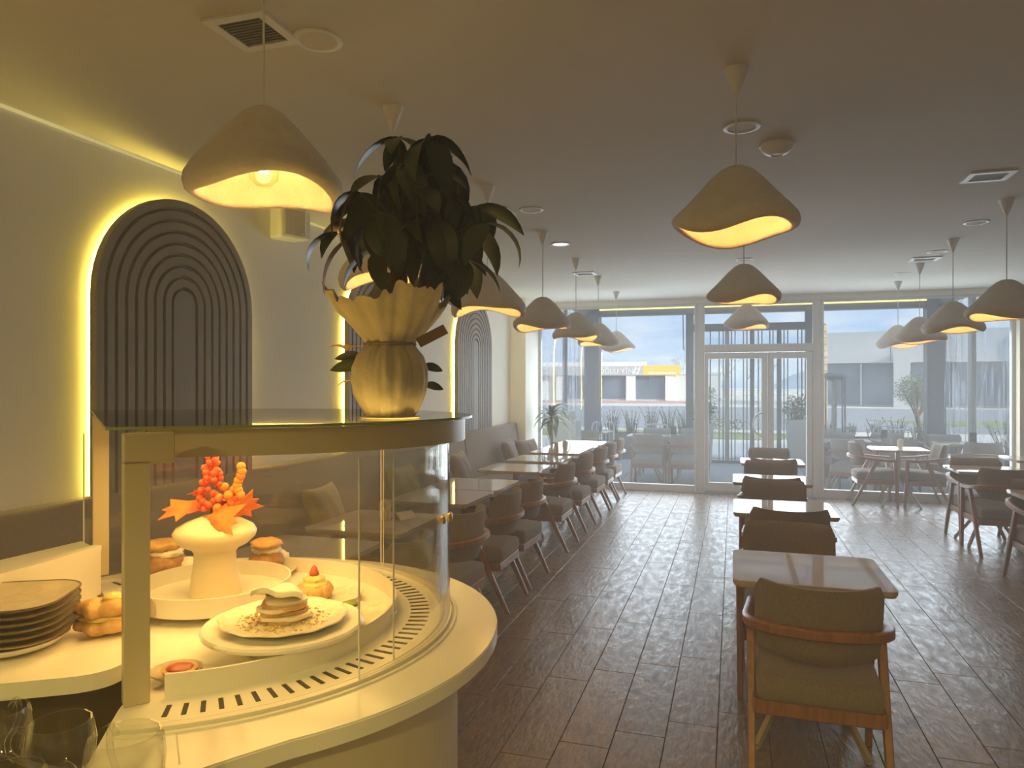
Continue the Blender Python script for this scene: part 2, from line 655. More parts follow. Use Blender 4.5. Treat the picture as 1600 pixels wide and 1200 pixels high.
def window(name, x0, x1, zb, zt, side=0.05):
    w = bpy.data.objects.new(name, None)
    C.objects.link(w)
    w['kind'] = 'structure'
    bars(name, [('frame_post', x0 - side, x0, 0, 2.79), ('frame_post', x1, x1 + side, 0, 2.79),
                ('frame_sill', x0, x1, 0, zb), ('frame_head', x0, x1, zt, 2.79)], FY0, FY1, 'frame', w)
    m_ = MB()
    m_.box(x0, x1, YF, YF + 0.012, zb, zt)
    m_.build('pane', 'pane', w, smooth=False)
    return w


window('window_1', -2.882, -0.549, 0.105, 2.755, 0.04)
window('window_2', 1.207, 3.46, 0.125, 2.755, 0.04)
# door unit
dr = bpy.data.objects.new('door_1', None)
C.objects.link(dr)
dr['kind'] = 'structure'
bars('d', [('frame_post', -0.508, -0.405, 0, 2.79), ('frame_post', 1.062, 1.166, 0, 2.79),
           ('transom_rail', -0.405, 1.062, 2.06, 2.175), ('frame_head', -0.405, 1.062, 2.745, 2.79),
           ('threshold', -0.405, 1.062, 0, 0.035)], FY0, FY1, 'frame', dr)
mb = MB()
mb.box(-0.405, 1.062, YF, YF + 0.012, 2.175, 2.745)
mb.build('transom_pane', 'pane', dr, smooth=False)


def leaf_door(x0, x1, gx0, gx1, hs):
    lf = MB()
    y0, y1 = YF - 0.045, YF + 0.012
    lf.box(x0, gx0, y0, y1, 0.04, 2.05)
    lf.box(gx1, x1, y0, y1, 0.04, 2.05)
    lf.box(gx0, gx1, y0, y1, 0.04, 0.165)
    lf.box(gx0, gx1, y0, y1, 1.965, 2.05)
    o = lf.build('door_leaf', 'frame', dr, smooth=False)
    m_ = MB()
    m_.box(gx0, gx1, YF - 0.02, YF - 0.01, 0.165, 1.965)
    m_.build('pane', 'pane', o, smooth=False)
    # gasket lines
    m_ = MB()
    for gx in (x0 + 0.001, x1 - 0.004):
        m_.box(gx, gx + 0.003, y0 - 0.001, y0 + 0.002, 0.04, 2.05)
    m_.build('gasket', 'frame_gasket', o, smooth=False)
    if hs is not None:
        m_ = MB()
        pts = [(hs - 0.13 * math.sin(t), YF - 0.09, 1.02 + 0.17 * math.cos(t)) for t in [PI * k / 14 for k in range(15)]]
        m_.tube(pts, 0.014, 8)
        for t in (pts[0], pts[-1]):
            m_.tube([t, (t[0], YF - 0.04, t[2])], 0.012, 8)
        m_.build('handle', 'alu', o)
    return o


leaf_door(-0.40, 0.462, -0.349, 0.386, 0.40)
leaf_door(0.466, 1.058, 0.541, 0.982, None)

# ================================================================== ARCH PANELS
ARCH_LBL = ['grey-brown ribbed arch panel nearest the display case, haloed in yellow light',
            'ribbed arch panel with yellow halo half hidden behind the paper-wrapped plant pot',
            'farthest ribbed arch panel on the left wall, nearest the windows']


def arch_pts(cx, half, zs, n=24, z0=0.93):
    pts = [(cx - half, z0)]
    for k in range(n + 1):
        a = PI - PI * k / n
        pts.append((cx + half * math.cos(a), zs + half * math.sin(a)))
    pts.append((cx + half, z0))
    return pts


def strip(mb, cx, ho, hi, zs, x0, x1, z0=0.93, n=24):
    """an arched band between half-widths ho and hi, from depth x0 to x1 (wall direction X)"""
    po = arch_pts(cx, ho, zs, n, z0)
    pi_ = arch_pts(cx, hi, zs, n, z0)
    m = len(po)
    vs = []
    for (y, z) in po:
        vs += [(x0, y, z), (x1, y, z)]
    for (y, z) in pi_:
        vs += [(x0, y, z), (x1, y, z)]
    fs = []
    for k in range(m - 1):
        a, b = 2 * k, 2 * k + 2
        c, d = 2 * m + 2 * k, 2 * m + 2 * k + 2
        fs += [(a, b, b + 1, a + 1), (c, c + 1, d + 1, d), (a + 1, b + 1, d + 1, c + 1), (a, c, d, b)]
    fs += [(0, 1, 2 * m + 1, 2 * m), (2 * m - 2, 4 * m - 2, 4 * m - 1, 2 * m - 1)]
    mb.add(vs, fs)


HA = 0.607
ZS = 2.063
for k, y0 in enumerate((2.803, 5.275, 7.748)):
    cy = y0 + HA
    t = thing('arched_wall_panel', ARCH_LBL[k], 'wall panel', (XL, cy, 0.93), group='ribbed arches on the left wall')
    P = Matrix.Translation((-XL, -cy, -0.93))

    def bld(m_, nm, mt):
        m_.v = [P @ v for v in m_.v]
        return m_.build(nm, mt, t, ang=30)
    m_ = MB()
    pts = arch_pts(cy, HA - 0.004, ZS)
    n = len(pts)
    m_.add([(XL + 0.035, y, z) for y, z in pts] + [(XL + 0.05, y, z) for y, z in pts],
           [tuple(range(n)), tuple(range(2 * n - 1, n - 1, -1))] + [(i, (i + 1) % n, n + (i + 1) % n, n + i) for i in range(n)])
    bld(m_, 'backing', 'taupe_back')
    NR = 8
    pitch = (HA - 0.085) / NR
    for r_ in range(NR):
        ho = HA - pitch * r_
        m_ = MB()
        strip(m_, cy, ho, ho - pitch + 0.021, ZS, XL + 0.048, XL + 0.085)
        strip(m_, cy, ho - pitch + 0.021, ho - pitch + 0.013, ZS, XL + 0.048, XL + 0.068)
        bld(m_, 'rib', 'taupe')
    m_ = MB()
    pts = arch_pts(cy, 0.085, ZS)
    n = len(pts)
    m_.add([(XL + 0.048, y, z) for y, z in pts] + [(XL + 0.082, y, z) for y, z in pts],
           [tuple(range(n)), tuple(range(2 * n - 1, n - 1, -1))] + [(i, (i + 1) % n, n + (i + 1) % n, n + i) for i in range(n)])
    bld(m_, 'centre_panel', 'taupe')
    m_ = MB()
    strip(m_, cy, HA - 0.034, HA - 0.054, ZS, XL + 0.004, XL + 0.020)
    bld(m_, 'led_strip', 'led_yellow')

# thin cove light where the left wall meets the ceiling
mb = MB()
mb.box(XL + 0.004, XL + 0.018, 1.55, 8.6, H - 0.016, H - 0.004)
o = mb.build('cove_light_strip', 'led_cove', smooth=False)
tag(o, 'thin warm light strip where the left wall meets the ceiling', 'light strip')

# ================================================================== CEILING FITTINGS


def vent(x, y, w, d, label, sl=10):
    t = thing('ceiling_vent', label, 'air vent', (x, y, H), group='square air vents in the ceiling')
    m_ = MB()
    b = 0.035
    m_.box(-w / 2, w / 2, -d / 2, -d / 2 + b, -0.012, -0.001)
    m_.box(-w / 2, w / 2, d / 2 - b, d / 2, -0.012, -0.001)
    m_.box(-w / 2, -w / 2 + b, -d / 2 + b, d / 2 - b, -0.012, -0.001)
    m_.box(w / 2 - b, w / 2, -d / 2 + b, d / 2 - b, -0.012, -0.001)
    m_.build('frame', 'white_plastic', t, smooth=False)
    m_ = MB()
    m_.box(-w / 2 + b, w / 2 - b, -d / 2 + b, d / 2 - b, -0.003, -0.001)
    m_.build('backing', 'vent_dark', t, smooth=False)
    me = None
    for k in range(sl):
        yy = -d / 2 + b + (d - 2 * b) * (k + 0.5) / sl
        if me is None:
            m_ = MB()
            m_.box(-w / 2 + b, w / 2 - b, -0.006, 0.003, -0.009, -0.006)
            me = m_.mesh('slat', smooth=False)
            me.materials.append(MATS['taupe'])
        obj('slat', me, parent=t, loc=(0, yy, 0))


vent(-1.637, 2.145, 0.245, 0.24, 'largest square ceiling vent above the display case, beside the lit lamp')
vent(1.475, 4.97, 0.25, 0.22, 'square ceiling vent at the upper right of the ceiling')
vent(-1.66, 4.93, 0.25, 0.22, 'square ceiling vent just behind the tall plant', 6)
vent(-1.62, 7.99, 0.25, 0.22, 'small far ceiling vent above the left row of lamps', 6)
vent(1.84, 8.07, 0.26, 0.22, 'small far ceiling vent above the right row of lamps', 6)


def ring(x, y, label, r=0.09, on=False):
    t = thing('recessed_downlight', label, 'ceiling light', (x, y, H), group='round recessed lights in the ceiling')
    m_ = MB()
    m_.lathe([(r, -0.001), (r, -0.006), (r - 0.004, -0.008), (r - 0.018, -0.008), (r - 0.022, -0.004), (r - 0.022, -0.001)], 28, close=True)
    m_.build('trim_ring', 'white_plastic', t)
    m_ = MB()
    m_.lathe([(0.001, -0.002), (r - 0.022, -0.002), (r - 0.022, -0.004), (0.001, -0.004)], 28, close=True)
    m_.build('diffuser', 'downlight_on' if on else 'ceiling', t)
    return t


ring(-1.456, 2.275, 'round recessed light touching the largest vent above the counter')
ring(0.039, 3.668, 'round recessed light beside the dome detector over the centre row', 0.088)
ring(1.81, 6.37, 'round recessed light nearest the right edge of the ceiling')
ring(-1.40, 4.95, 'round recessed light beside the vent behind the tall plant')
ring(-1.49, 6.245, 'round recessed light shining white in the left lamp row', on=True)
ring(1.86, 7.68, 'round recessed light beside the far right ceiling vent')
ring(1.843, 9.07, 'farthest round recessed light over the right tables')
ring(0.105, 7.57, 'round recessed light far along the centre lamp row')
ring(-1.49, 3.60, 'round recessed light seen just over the tall plant crown')
t = thing('smoke_detector', 'white dome detector on the ceiling right of the near centre lamp', 'detector', (0.219, 3.987, H))
m_ = MB()
m_.lathe([(0.088, -0.001), (0.09, -0.012), (0.082, -0.02)], 28)
m_.build('base_ring', 'white_plastic', t)
m_ = MB()
m_.lathe([(0.082, -0.018), (0.075, -0.035), (0.055, -0.052), (0.03, -0.06), (0.028, -0.055), (0.001, -0.055)], 28)
m_.build('dome', 'white_plastic', t)

# wall speaker + small dome camera
t = thing('wall_speaker', 'white box loudspeaker mounted high on the left wall', 'loudspeaker', (XL, 4.45, 2.745))
Ms = Matrix.Rotation(R(-22), 4, 'Z')
m_ = MB()
m_.rbox(0.0, 0.05, -0.05, 0.05, -0.06, 0.06, 0.006, 1)
m_.build('bracket', 'white_plastic', t)
m_ = MB()
m_.rbox(0.03, 0.19, -0.115, 0.095, -0.105, 0.115, 0.02, 3, M=Ms)
m_.rbox(0.05, 0.17, 0.095, 0.14, -0.095, 0.10, 0.012, 2, M=Ms)
m_.build('cabinet', 'white_plastic', t)
m_ = MB()
m_.rbox(0.188, 0.196, -0.09, 0.075, -0.085, 0.095, 0.006, 1, M=Ms)
m_.build('grille', 'speaker_grille', t)
m_ = MB()
m_.box(0.196, 0.199, 0.045, 0.06, -0.075, -0.06, M=Ms)
m_.build('badge', 'white_plastic', t, smooth=False)
t = thing('dome_camera', 'small white dome camera at the ceiling edge beside the speaker', 'camera', (XL + 0.11, 5.12, H))
m_ = MB()
m_.lathe([(0.055, -0.001), (0.055, -0.03), (0.05, -0.036)], 20)
m_.build('base', 'white_plastic', t)
m_ = MB()
m_.lathe([(0.045, -0.034), (0.043, -0.055), (0.03, -0.075), (0.012, -0.085), (0.001, -0.086)], 20)
m_.build('dome', 'white_plastic', t)

# ================================================================== PENDANT LAMPS


def shade_mesh(seed):
    rnd = random.Random(seed)
    ph = [rnd.uniform(0, 6.28) for _ in range(5)]
    amp = [rnd.uniform(0.6, 1.2) for _ in range(5)]
    out = [(0.012, 0.268), (0.035, 0.264), (0.065, 0.248), (0.105, 0.212), (0.15, 0.162), (0.19, 0.118), (0.222, 0.082),
           (0.241, 0.055), (0.246, 0.032), (0.240, 0.010), (0.226, -0.001), (0.212, 0.000)]
    inn = [(0.206, 0.012), (0.216, 0.040), (0.206, 0.070), (0.175, 0.108), (0.13, 0.155), (0.085, 0.205), (0.045, 0.235), (0.012, 0.24)]

    def fn(p, a):
        x, y, z = p
        q = max(0.0, 1 - z / 0.268)
        k = 1 + q * (0.045 * amp[0] * math.sin(a + ph[0]) + 0.035 * amp[1] * math.sin(2 * a + ph[1]) + 0.012 * math.sin(5 * a + ph[2]))
        low = max(0.0, 1 - z / 0.10)
        dz = low * (0.022 * amp[3] * math.sin(2 * a + ph[3]) + 0.014 * amp[4] * math.sin(3 * a + ph[4]) + 0.006)
        return (x * k, y * k, z + dz)
    m_ = MB()
    m_.lathe(out + inn, 40, close=False, fn=fn)
    return m_.mesh('shade', ang=70)


SHADES = [shade_mesh(s_) for s_ in (3, 5, 11, 23, 31)]
for me in SHADES:
    me.materials.append(MATS['shade'])
m_ = MB()
m_.lathe([(0.048, -0.001), (0.046, -0.01), (0.012, -0.10), (0.004, -0.112)], 20)
CANOPY = m_.mesh('canopy')
CANOPY.materials.append(MATS['white_plastic'])
m_ = MB()
m_.lathe([(0.016, 0.25), (0.018, 0.20), (0.02, 0.165), (0.016, 0.16)], 14)
SOCKET = m_.mesh('socket')
SOCKET.materials.append(MATS['white_plastic'])
m_ = MB()
m_.lathe([(0.014, 0.165), (0.018, 0.15), (0.040, 0.115), (0.048, 0.085), (0.044, 0.058), (0.026, 0.040), (0.002, 0.034)], 18)
BULB = m_.mesh('bulb')
BULB.materials.append(MATS['bulb_glass'])
m_ = MB()
for k in range(5):
    a = 2 * PI * k / 5
    m_.tube([(0.006 * math.cos(a), 0.006 * math.sin(a), 0.145), (0.013 * math.cos(a), 0.013 * math.sin(a), 0.075)], 0.0022, 5)
FIL = m_.mesh('filament')
FIL.materials.append(MATS['filament'])
NP = [0]


def pendant(x, y, zb, label, grp, rot, sh, e):
    t = thing('pendant_lamp', label, 'pendant lamp', (x, y, zb), rot, grp)
    obj('shade', SHADES[sh], parent=t)
    obj('socket', SOCKET, parent=t)
    b = obj('bulb', BULB, parent=t)
    obj('filament', FIL, parent=b)
    m = MB()
    m.tube([(0, 0, 0.262), (0, 0, H - zb - 0.10)], 0.0035, 6)
    m.build('cord', 'white_plastic', t)
    obj('canopy', CANOPY, parent=t, loc=(0, 0, H - zb))
    lamp('bulb_light', (0, 0, 0.095), e * (K['bar'] if y < 0 else K['pend']), REAR_FILL if y < 0 else WARM, t, 0.03)
    return t


GP = 'clay-like white pendant lamps'
EL = 3.0
pa = pendant(-1.327, 1.786, 2.149, 'large pendant lamp with glowing filament bulb over the display counter', GP, 0.3, 0, 2.2)
pa.scale = (0.93, 0.93, 1.0)
pendant(-1.484, 2.931, 2.055, 'pendant lamp mostly hidden behind the tall plant leaves', GP, 1.2, 1, EL)
pendant(-1.501, 4.288, 2.055, 'pendant lamp peeking out right of the tall plant', GP, 2.6, 2, EL)
pendant(-1.512, 5.703, 2.055, 'fourth pendant lamp from the windows in the left row, right of the plant', GP, 0.4, 3, EL)
pendant(-1.516, 7.025, 2.055, 'third pendant lamp from the windows in the left row', GP, 4.0, 4, EL)
pendant(-1.517, 8.274, 2.055, 'second pendant lamp from the windows in the left row', GP, 5.1, 0, EL)
pendant(-1.535, 9.727, 2.06, 'pendant lamp of the left row hanging nearest the windows', GP, 2.2, 1, EL)
pendant(0.01, 2.984, 2.205, 'nearest and largest pendant lamp of the centre row', GP, 3.6, 2, 3)
pendant(0.07, 5.245, 2.175, 'middle pendant lamp of the centre row', GP, 1.9, 3, 3)
pendant(0.14, 8.21, 2.21, 'small pendant lamp of the centre row hanging before the glass door', GP, 0.9, 4, 3)
pendant(1.79, 5.661, 2.05, 'pendant lamp of the right row cut by the photo edge', GP, 4.4, 0, EL)
pendant(1.833, 7.074, 2.055, 'second nearest pendant lamp of the right row', GP, 0.2, 4, EL)
pendant(1.869, 8.40, 2.04, 'second pendant lamp from the windows in the right row', GP, 5.6, 3, EL)
pendant(1.94, 9.79, 2.06, 'pendant lamp of the right row hanging nearest the windows', GP, 2.9, 2, EL)
# unseen pendants added behind and beside the viewpoint as warm fill
pendant(-1.45, -0.6, 2.19, 'added unseen fill pendant behind the viewpoint, left', GP, 1.0, 1, 90)
pendant(0.0, -1.2, 2.19, 'added unseen fill pendant behind the viewpoint, middle', GP, 2.0, 2, 90)
pendant(1.8, -0.6, 2.19, 'added unseen fill pendant behind the viewpoint, right', GP, 3.0, 3, 90)
pendant(1.75, 2.6, 2.05, 'added unseen fill pendant beside the viewpoint', GP, 5.0, 4, EL)

# ================================================================== ARMCHAIR + TABLE


def catmull(pts, n=6):
    out = []
    P_ = [Vector(p) for p in pts]
    for i in range(len(P_) - 1):
        p0 = P_[max(i - 1, 0)]
        p1, p2 = P_[i], P_[i + 1]
        p3 = P_[min(i + 2, len(P_) - 1)]
        for k in range(n):
            t = k / n
            out.append(0.5 * ((2 * p1) + (-p0 + p2) * t + (2 * p0 - 5 * p1 + 4 * p2 - p3) * t * t + (-p0 + 3 * p1 - 3 * p2 + p3) * t ** 3))
    out.append(P_[-1])
    return out


def taper_leg(a, b, wa, da, wb, db):
    m_ = MB()
    a, b = Vector(a), Vector(b)
    vs = []
    for p, w, d in ((a, wa, da), (b, wb, db)):
        for sx, sy in ((-1, -1), (1, -1), (1, 1), (-1, 1)):
            vs.append((p.x + sx * w / 2, p.y + sy * d / 2, p.z))
    bm = bmesh.new()
    bv = [bm.verts.new(v) for v in vs]
    for f in [(3, 2, 1, 0), (4, 5, 6, 7), (0, 1, 5, 4), (1, 2, 6, 5), (2, 3, 7, 6), (3, 0, 4, 7)]:
        bm.faces.new([bv[i] for i in f])
    bmesh.ops.bevel(bm, geom=bm.edges[:], offset=0.004, segments=1, affect='EDGES')
    m_.addbm(bm)
    return m_


def chair_meshes(fab):
    ms = []
    # seat cushion: rounded, slightly crowned
    m_ = MB()
    m_.rbox(-0.232, 0.232, -0.225, 0.265, 0.335, 0.455, 0.038, 3)
    for v in m_.v:
        if v.z > 0.40:
            q = max(0, 1 - (v.x / 0.25) ** 2) * max(0, 1 - ((v.y - 0.02) / 0.27) ** 2)
            v.z += 0.012 * q + (v.y * 0.06)
    me = m_.mesh('seat', ang=60)
    me.materials.append(MATS[fab])
    ms.append(('seat', me))
    # frame under the seat
    m_ = MB()
    m_.rbox(-0.235, 0.235, 0.20, 0.23, 0.285, 0.34, 0.004, 1)
    m_.rbox(-0.235, 0.235, -0.215, -0.185, 0.285, 0.34, 0.004, 1)
    m_.rbox(-0.245, -0.215, -0.20, 0.22, 0.285, 0.34, 0.004, 1)
    m_.rbox(0.215, 0.245, -0.20, 0.22, 0.285, 0.34, 0.004, 1)
    me = m_.mesh('seat_frame', ang=30)
    me.materials.append(MATS['wood'])
    ms.append(('seat_frame', me))
    # U shaped arm rail
    half = [(0.245, 0.255, 0.600), (0.252, 0.15, 0.603), (0.262, 0.02, 0.612), (0.264, -0.10, 0.628), (0.235, -0.20, 0.640), (0.15, -0.262, 0.645), (0.0, -0.285, 0.645)]
    pts = half + [(-x, y, z) for x, y, z in half[-2::-1]]
    path = catmull(pts, 4)
    m_ = MB()
    sec = [(-0.020, -0.014), (-0.012, -0.020), (0.012, -0.020), (0.020, -0.014), (0.020, 0.014), (0.012, 0.020), (-0.012, 0.020), (-0.020, 0.014)]
    m_.sweep(path, sec)
    me = m_.mesh('arm_rail', ang=50)
    me.materials.append(MATS['wood'])
    ms.append(('arm_rail', me))
    # curved back pad, sits inside the rail
    na, nz = 14, 7
    vs, fs = [], []
    z0, z1 = 0.515, 0.815
    th = 0.055
    for side in (0, 1):
        for j in range(nz + 1):
            v_ = j / nz
            for i in range(na + 1):
                u = -1 + 2 * i / na
                # rounded outline
                edge = max(0.0, abs(u) - 0.80) / 0.20
                zz0 = z0 + 0.06 * edge ** 2 + 0.02 * abs(u)
                zz1 = z1 - 0.05 * edge ** 3 + 0.012 * abs(u) ** 2
                z = zz0 + (zz1 - zz0) * v_
                a = u * R(68)
                rx, ry = 0.246, 0.205
                k = 1.0 - 0.10 * v_ * 0
                x = rx * math.sin(a) * 1.03
                y = -0.06 - ry * math.cos(a) + (0.02 if False else 0) - 0.045 * (v_ - 0.5)
                bul = math.sqrt(max(0.0, 1 - (2 * v_ - 1) ** 4)) * math.sqrt(max(0.0, 1 - u ** 8))
                nrm = Vector((math.sin(a), -math.cos(a), 0))
                off = (0.012 if side == 0 else -th + 0.012) * (0.25 + 0.75 * bul)
                p = Vector((x, y, z)) + nrm * off
                vs.append(p)
    n1 = (na + 1) * (nz + 1)
    for j in range(nz):
        for i in range(na):
            a = j * (na + 1) + i
            fs.append((a, a + 1, a + na + 2, a + na + 1))
            fs.append((n1 + a, n1 + a + na + 1, n1 + a + na + 2, n1 + a + 1))
    rim = [j * (na + 1) for j in range(nz + 1)]
    for j in range(nz):
        a, b = j * (na + 1), (j + 1) * (na + 1)
        fs.append((a, b, n1 + b, n1 + a))
        a, b = a + na, b + na
        fs.append((a, n1 + a, n1 + b, b))
    for i in range(na):
        fs.append((i, n1 + i, n1 + i + 1, i + 1))
        a = nz * (na + 1) + i
        fs.append((a, a + 1, n1 + a + 1, n1 + a))
    m_ = MB()
    m_.add(vs, fs)
    me = m_.mesh('backrest', ang=75)
    me.materials.append(MATS[fab])
    ms.append(('backrest', me))
    for sx in (-1, 1):
        me = taper_leg((0.243 * sx, 0.262, 0), (0.247 * sx, 0.232, 0.592), 0.028, 0.030, 0.034, 0.048).mesh('leg', ang=30)
        me.materials.append(MATS['wood'])
        ms.append(('leg', me))
        me = taper_leg((0.247 * sx, -0.272, 0), (0.252 * sx, 0.02, 0.602), 0.028, 0.030, 0.034, 0.056).mesh('leg', ang=30)
        me.materials.append(MATS['wood'])
        ms.append(('leg', me))
    return ms


CH_IN = chair_meshes('fabric')
CH_OUT = chair_meshes('fabric_out')


def chair(x, y, rz, label, grp, ms=None, z=0.0):
    t = thing('armchair', label, 'chair', (x, y, z), rz, grp)
    for nm, me in (ms or CH_IN):
        obj(nm, me, parent=t)
    return t


# table prototype meshes
def rrect(w, d, r, n=5):
    pts = []
    for cx, cy, a0 in ((w / 2 - r, d / 2 - r, 0), (-w / 2 + r, d / 2 - r, 90), (-w / 2 + r, -d / 2 + r, 180), (w / 2 - r, -d / 2 + r, 270)):
        for k in range(n + 1):
            a = R(a0 + 90 * k / n)
            pts.append((cx + r * math.cos(a), cy + r * math.sin(a)))
    return pts


def table_meshes(w, d):
    ms = []
    m_ = MB()
    m_.prism(rrect(w - 0.008, d - 0.008, 0.036), 0.749, 0.75)
    m_.prism(rrect(w, d, 0.04), 0.732, 0.749)
    me = m_.mesh('tabletop', ang=20)
    me.materials.append(MATS['tabletop'])
    ms.append(('tabletop', me))
    m_ = MB()
    m_.prism(rrect(w - 0.012, d - 0.012, 0.036), 0.722, 0.732)
    me = m_.mesh('top_underside', ang=20)
    me.materials.append(MATS['table_edge'])
    ms.append(('top_underside', me))
    m_ = MB()
    m_.rbox(-0.028, 0.028, -0.028, 0.028, 0.30, 0.71, 0.004, 1)
    m_.rbox(-0.16, 0.16, -0.16, 0.16, 0.710, 0.722, 0.003, 1)
    me = m_.mesh('column', ang=20)
    me.materials.append(MATS['beige_metal'])
    ms.append(('column', me))
    for k in range(4):
        a = PI / 4 + k * PI / 2
        m_ = MB()
        p0 = Vector((0.018 * math.cos(a), 0.018 * math.sin(a), 0.40))
        p1 = Vector((0.315 * math.cos(a), 0.315 * math.sin(a), 0.014))
        m_.sweep([p0, p1], [(-0.012, -0.012), (0.012, -0.012), (0.012, 0.012), (-0.012, 0.012)])
        m_.lathe([(0.014, 0.0), (0.014, 0.012)], 10, M=Matrix.Translation((p1.x, p1.y, 0)))
        me = m_.mesh('foot', ang=20)
        me.materials.append(MATS['beige_metal'])
        ms.append(('foot', me))
    return ms


TB = table_meshes(0.65, 0.61)
TB_L = table_meshes(0.63, 0.66)


def table(x, y, label, grp, ms=None, rz=0.0):
    t = thing('cafe_table', label, 'table', (x, y, 0), rz, grp)
    for nm, me in (ms or TB):
        obj(nm, me, parent=t)
    return t


GL = 'armchairs along the banquette'
GLT = 'white tables along the banquette'
for y, lb in ((3.33, 'armchair seen through the curved glass of the display case'),
              (4.15, 'armchair whose rounded back shows just right of the display glass'),
              (4.95, 'seventh armchair from the glass front, just past the round counter end'),
              (5.585, 'sixth armchair from the glass front along the banquette'),
              (6.825, 'fifth armchair from the glass front along the banquette'),
              (7.775, 'fourth armchair from the glass front along the banquette'),
              (8.71, 'third armchair from the glass front along the banquette'),
              (9.42, 'second armchair from the glass front along the banquette'),
              (10.12, 'armchair of the left row standing nearest the glass front')):
    chair(-1.775, y, R(90) + random.uniform(-0.05, 0.05), lb, GL)
for y, lb in ((3.12, 'white cafe table behind the display case glass, nearest the counter'),
              (3.96, 'white table with a napkin cup seen through the display glass'),
              (5.0, 'near half of the pushed-together white tables reflecting the ribbed arch'),
              (5.67, 'far half of the pushed-together white tables by the banquette'),
              (6.92, 'lone white table opposite the fifth armchair along the banquette'),
              (7.85, 'white table between the lone table and the long table by the windows'),
              (8.82, 'near part of the long table with shakers by the windows'),
              (9.49, 'middle part of the long table near the potted dracaena'),
              (10.16, 'far part of the long table touching the window front')):
    table(-2.115, y, lb, GLT, TB_L)

GC = 'armchairs in the centre row'
GCT = 'white tables in the centre row'
table(0.322, 3.525, 'nearest white table of the centre row', GCT)
table(0.325, 5.22, 'second white table of the centre row', GCT)
table(0.32, 6.75, 'third white table of the centre row', GCT)
table(0.40, 8.33, 'white table of the centre row nearest the glass door', GCT)
chair(0.322, 3.205, R(-1), 'nearest armchair with its whole back to the viewpoint', GC)
chair(0.285, 4.05, R(178), 'armchair facing the viewer across the nearest centre table', GC)
chair(0.335, 4.95, R(1), 'armchair backing onto the first pair, at the second centre table', GC)
chair(0.315, 5.90, R(180), 'armchair on the far side of the second centre table', GC)
chair(0.315, 6.52, R(-2), 'armchair on the near side of the third centre table', GC)
chair(0.34, 7.47, R(180), 'armchair on the far side of the third centre table', GC)
chair(0.40, 8.08, R(0), 'armchair hidden on the near side of the last centre table', GC)
chair(0.41, 9.0, R(180), 'armchair of the centre row nearest the glass door', GC)

GR = 'armchairs at the right-hand tables'
GRT = 'white tables on the right'
table(2.07, 10.46, 'white table by the right window between two facing armchairs', GRT)
chair(1.77, 10.5, R(-90), 'armchair left of the window table, turned to the right', GR)
chair(2.375, 10.5, R(90), 'armchair right of the window table, turned to the left', GR)
table(2.42, 8.18, 'white table in the middle of the right-hand side', GRT)
chair(2.42, 7.82, R(2), 'armchair with its back to us at the middle right table', GR)
chair(2.42, 8.39, R(180), 'armchair facing us across the middle right table', GR)
table(2.42, 6.36, 'white table cut by the right photo edge', GRT)
chair(2.40, 6.60, R(180), 'armchair facing us at the table cut by the right edge', GR)
table(3.33, 9.5, 'white table at far right beside the wall pier', GRT)
chair(3.33, 9.15, R(0), 'armchair back just showing at the far right edge', GR)

# ------------------------------------------------------------------ banquette
t = thing('banquette', 'long taupe upholstered bench running along the left wall', 'bench', (XL + 0.01, 0, 0))
ys = [1.55, 3.72, 5.79, 7.86, 10.02]
for a, b in zip(ys[:-1], ys[1:]):
    m_ = MB()
    vs = []
    m_.rbox(0.0, 0.10, a + 0.003, b - 0.003, 0.42, 1.03, 0.022, 3)
    for v in m_.v:
        if v.x > 0.05:
            v.x += 0.085 * (1.03 - v.z) / 0.61
    m_.build('back_panel', 'banquette', t, ang=60)
    m_ = MB()
    m_.rbox(0.10, 0.60, a + 0.003, b - 0.003, 0.30, 0.455, 0.035, 3)
    m_.build('seat_cushion', 'banquette', t, ang=60)
m_ = MB()
m_.box(0.0, 0.55, 1.55, 10.02, 0.0, 0.30)
m_.build('plinth', 'taupe', t, smooth=False)


def pillow(x, y, z, w, h, rz, tilt, label, mt='pillow'):
    n = 12
    vs, fs = [], []
    for s_ in (0, 1):
        for j in range(n + 1):
            for i in range(n + 1):
                u, v = -1 + 2 * i / n, -1 + 2 * j / n
                pin = 1 - 0.09 * (1 - abs(u)) * abs(v) ** 3 * 0
                ex = u * w / 2 * (1 - 0.10 * (1 - v * v))
                ez = v * h / 2 * (1 - 0.10 * (1 - u * u))
                tk = 0.075 * (max(0, 1 - u ** 4) * max(0, 1 - v ** 4)) ** 0.6
                tk += 0.006 * math.sin(9 * u + 3 * v) * (1 - u * u) * (1 - v * v)
                vs.append((tk if s_ else -tk, ex, ez + h / 2))
    n1 = (n + 1) ** 2
    for j in range(n):
        for i in range(n):
            a = j * (n + 1) + i
            fs.append((a, a + n + 1, a + n + 2, a + 1))
            fs.append((n1 + a, n1 + a + 1, n1 + a + n + 2, n1 + a + n + 1))
    m_ = MB()
    m_.add(vs, fs)
    o = m_.build('cushion', mt, None, ang=80, loc=(x, y, z), rot=(0, tilt, rz))
    tag(o, label, 'cushion', 'cushions on the banquette')
    return o


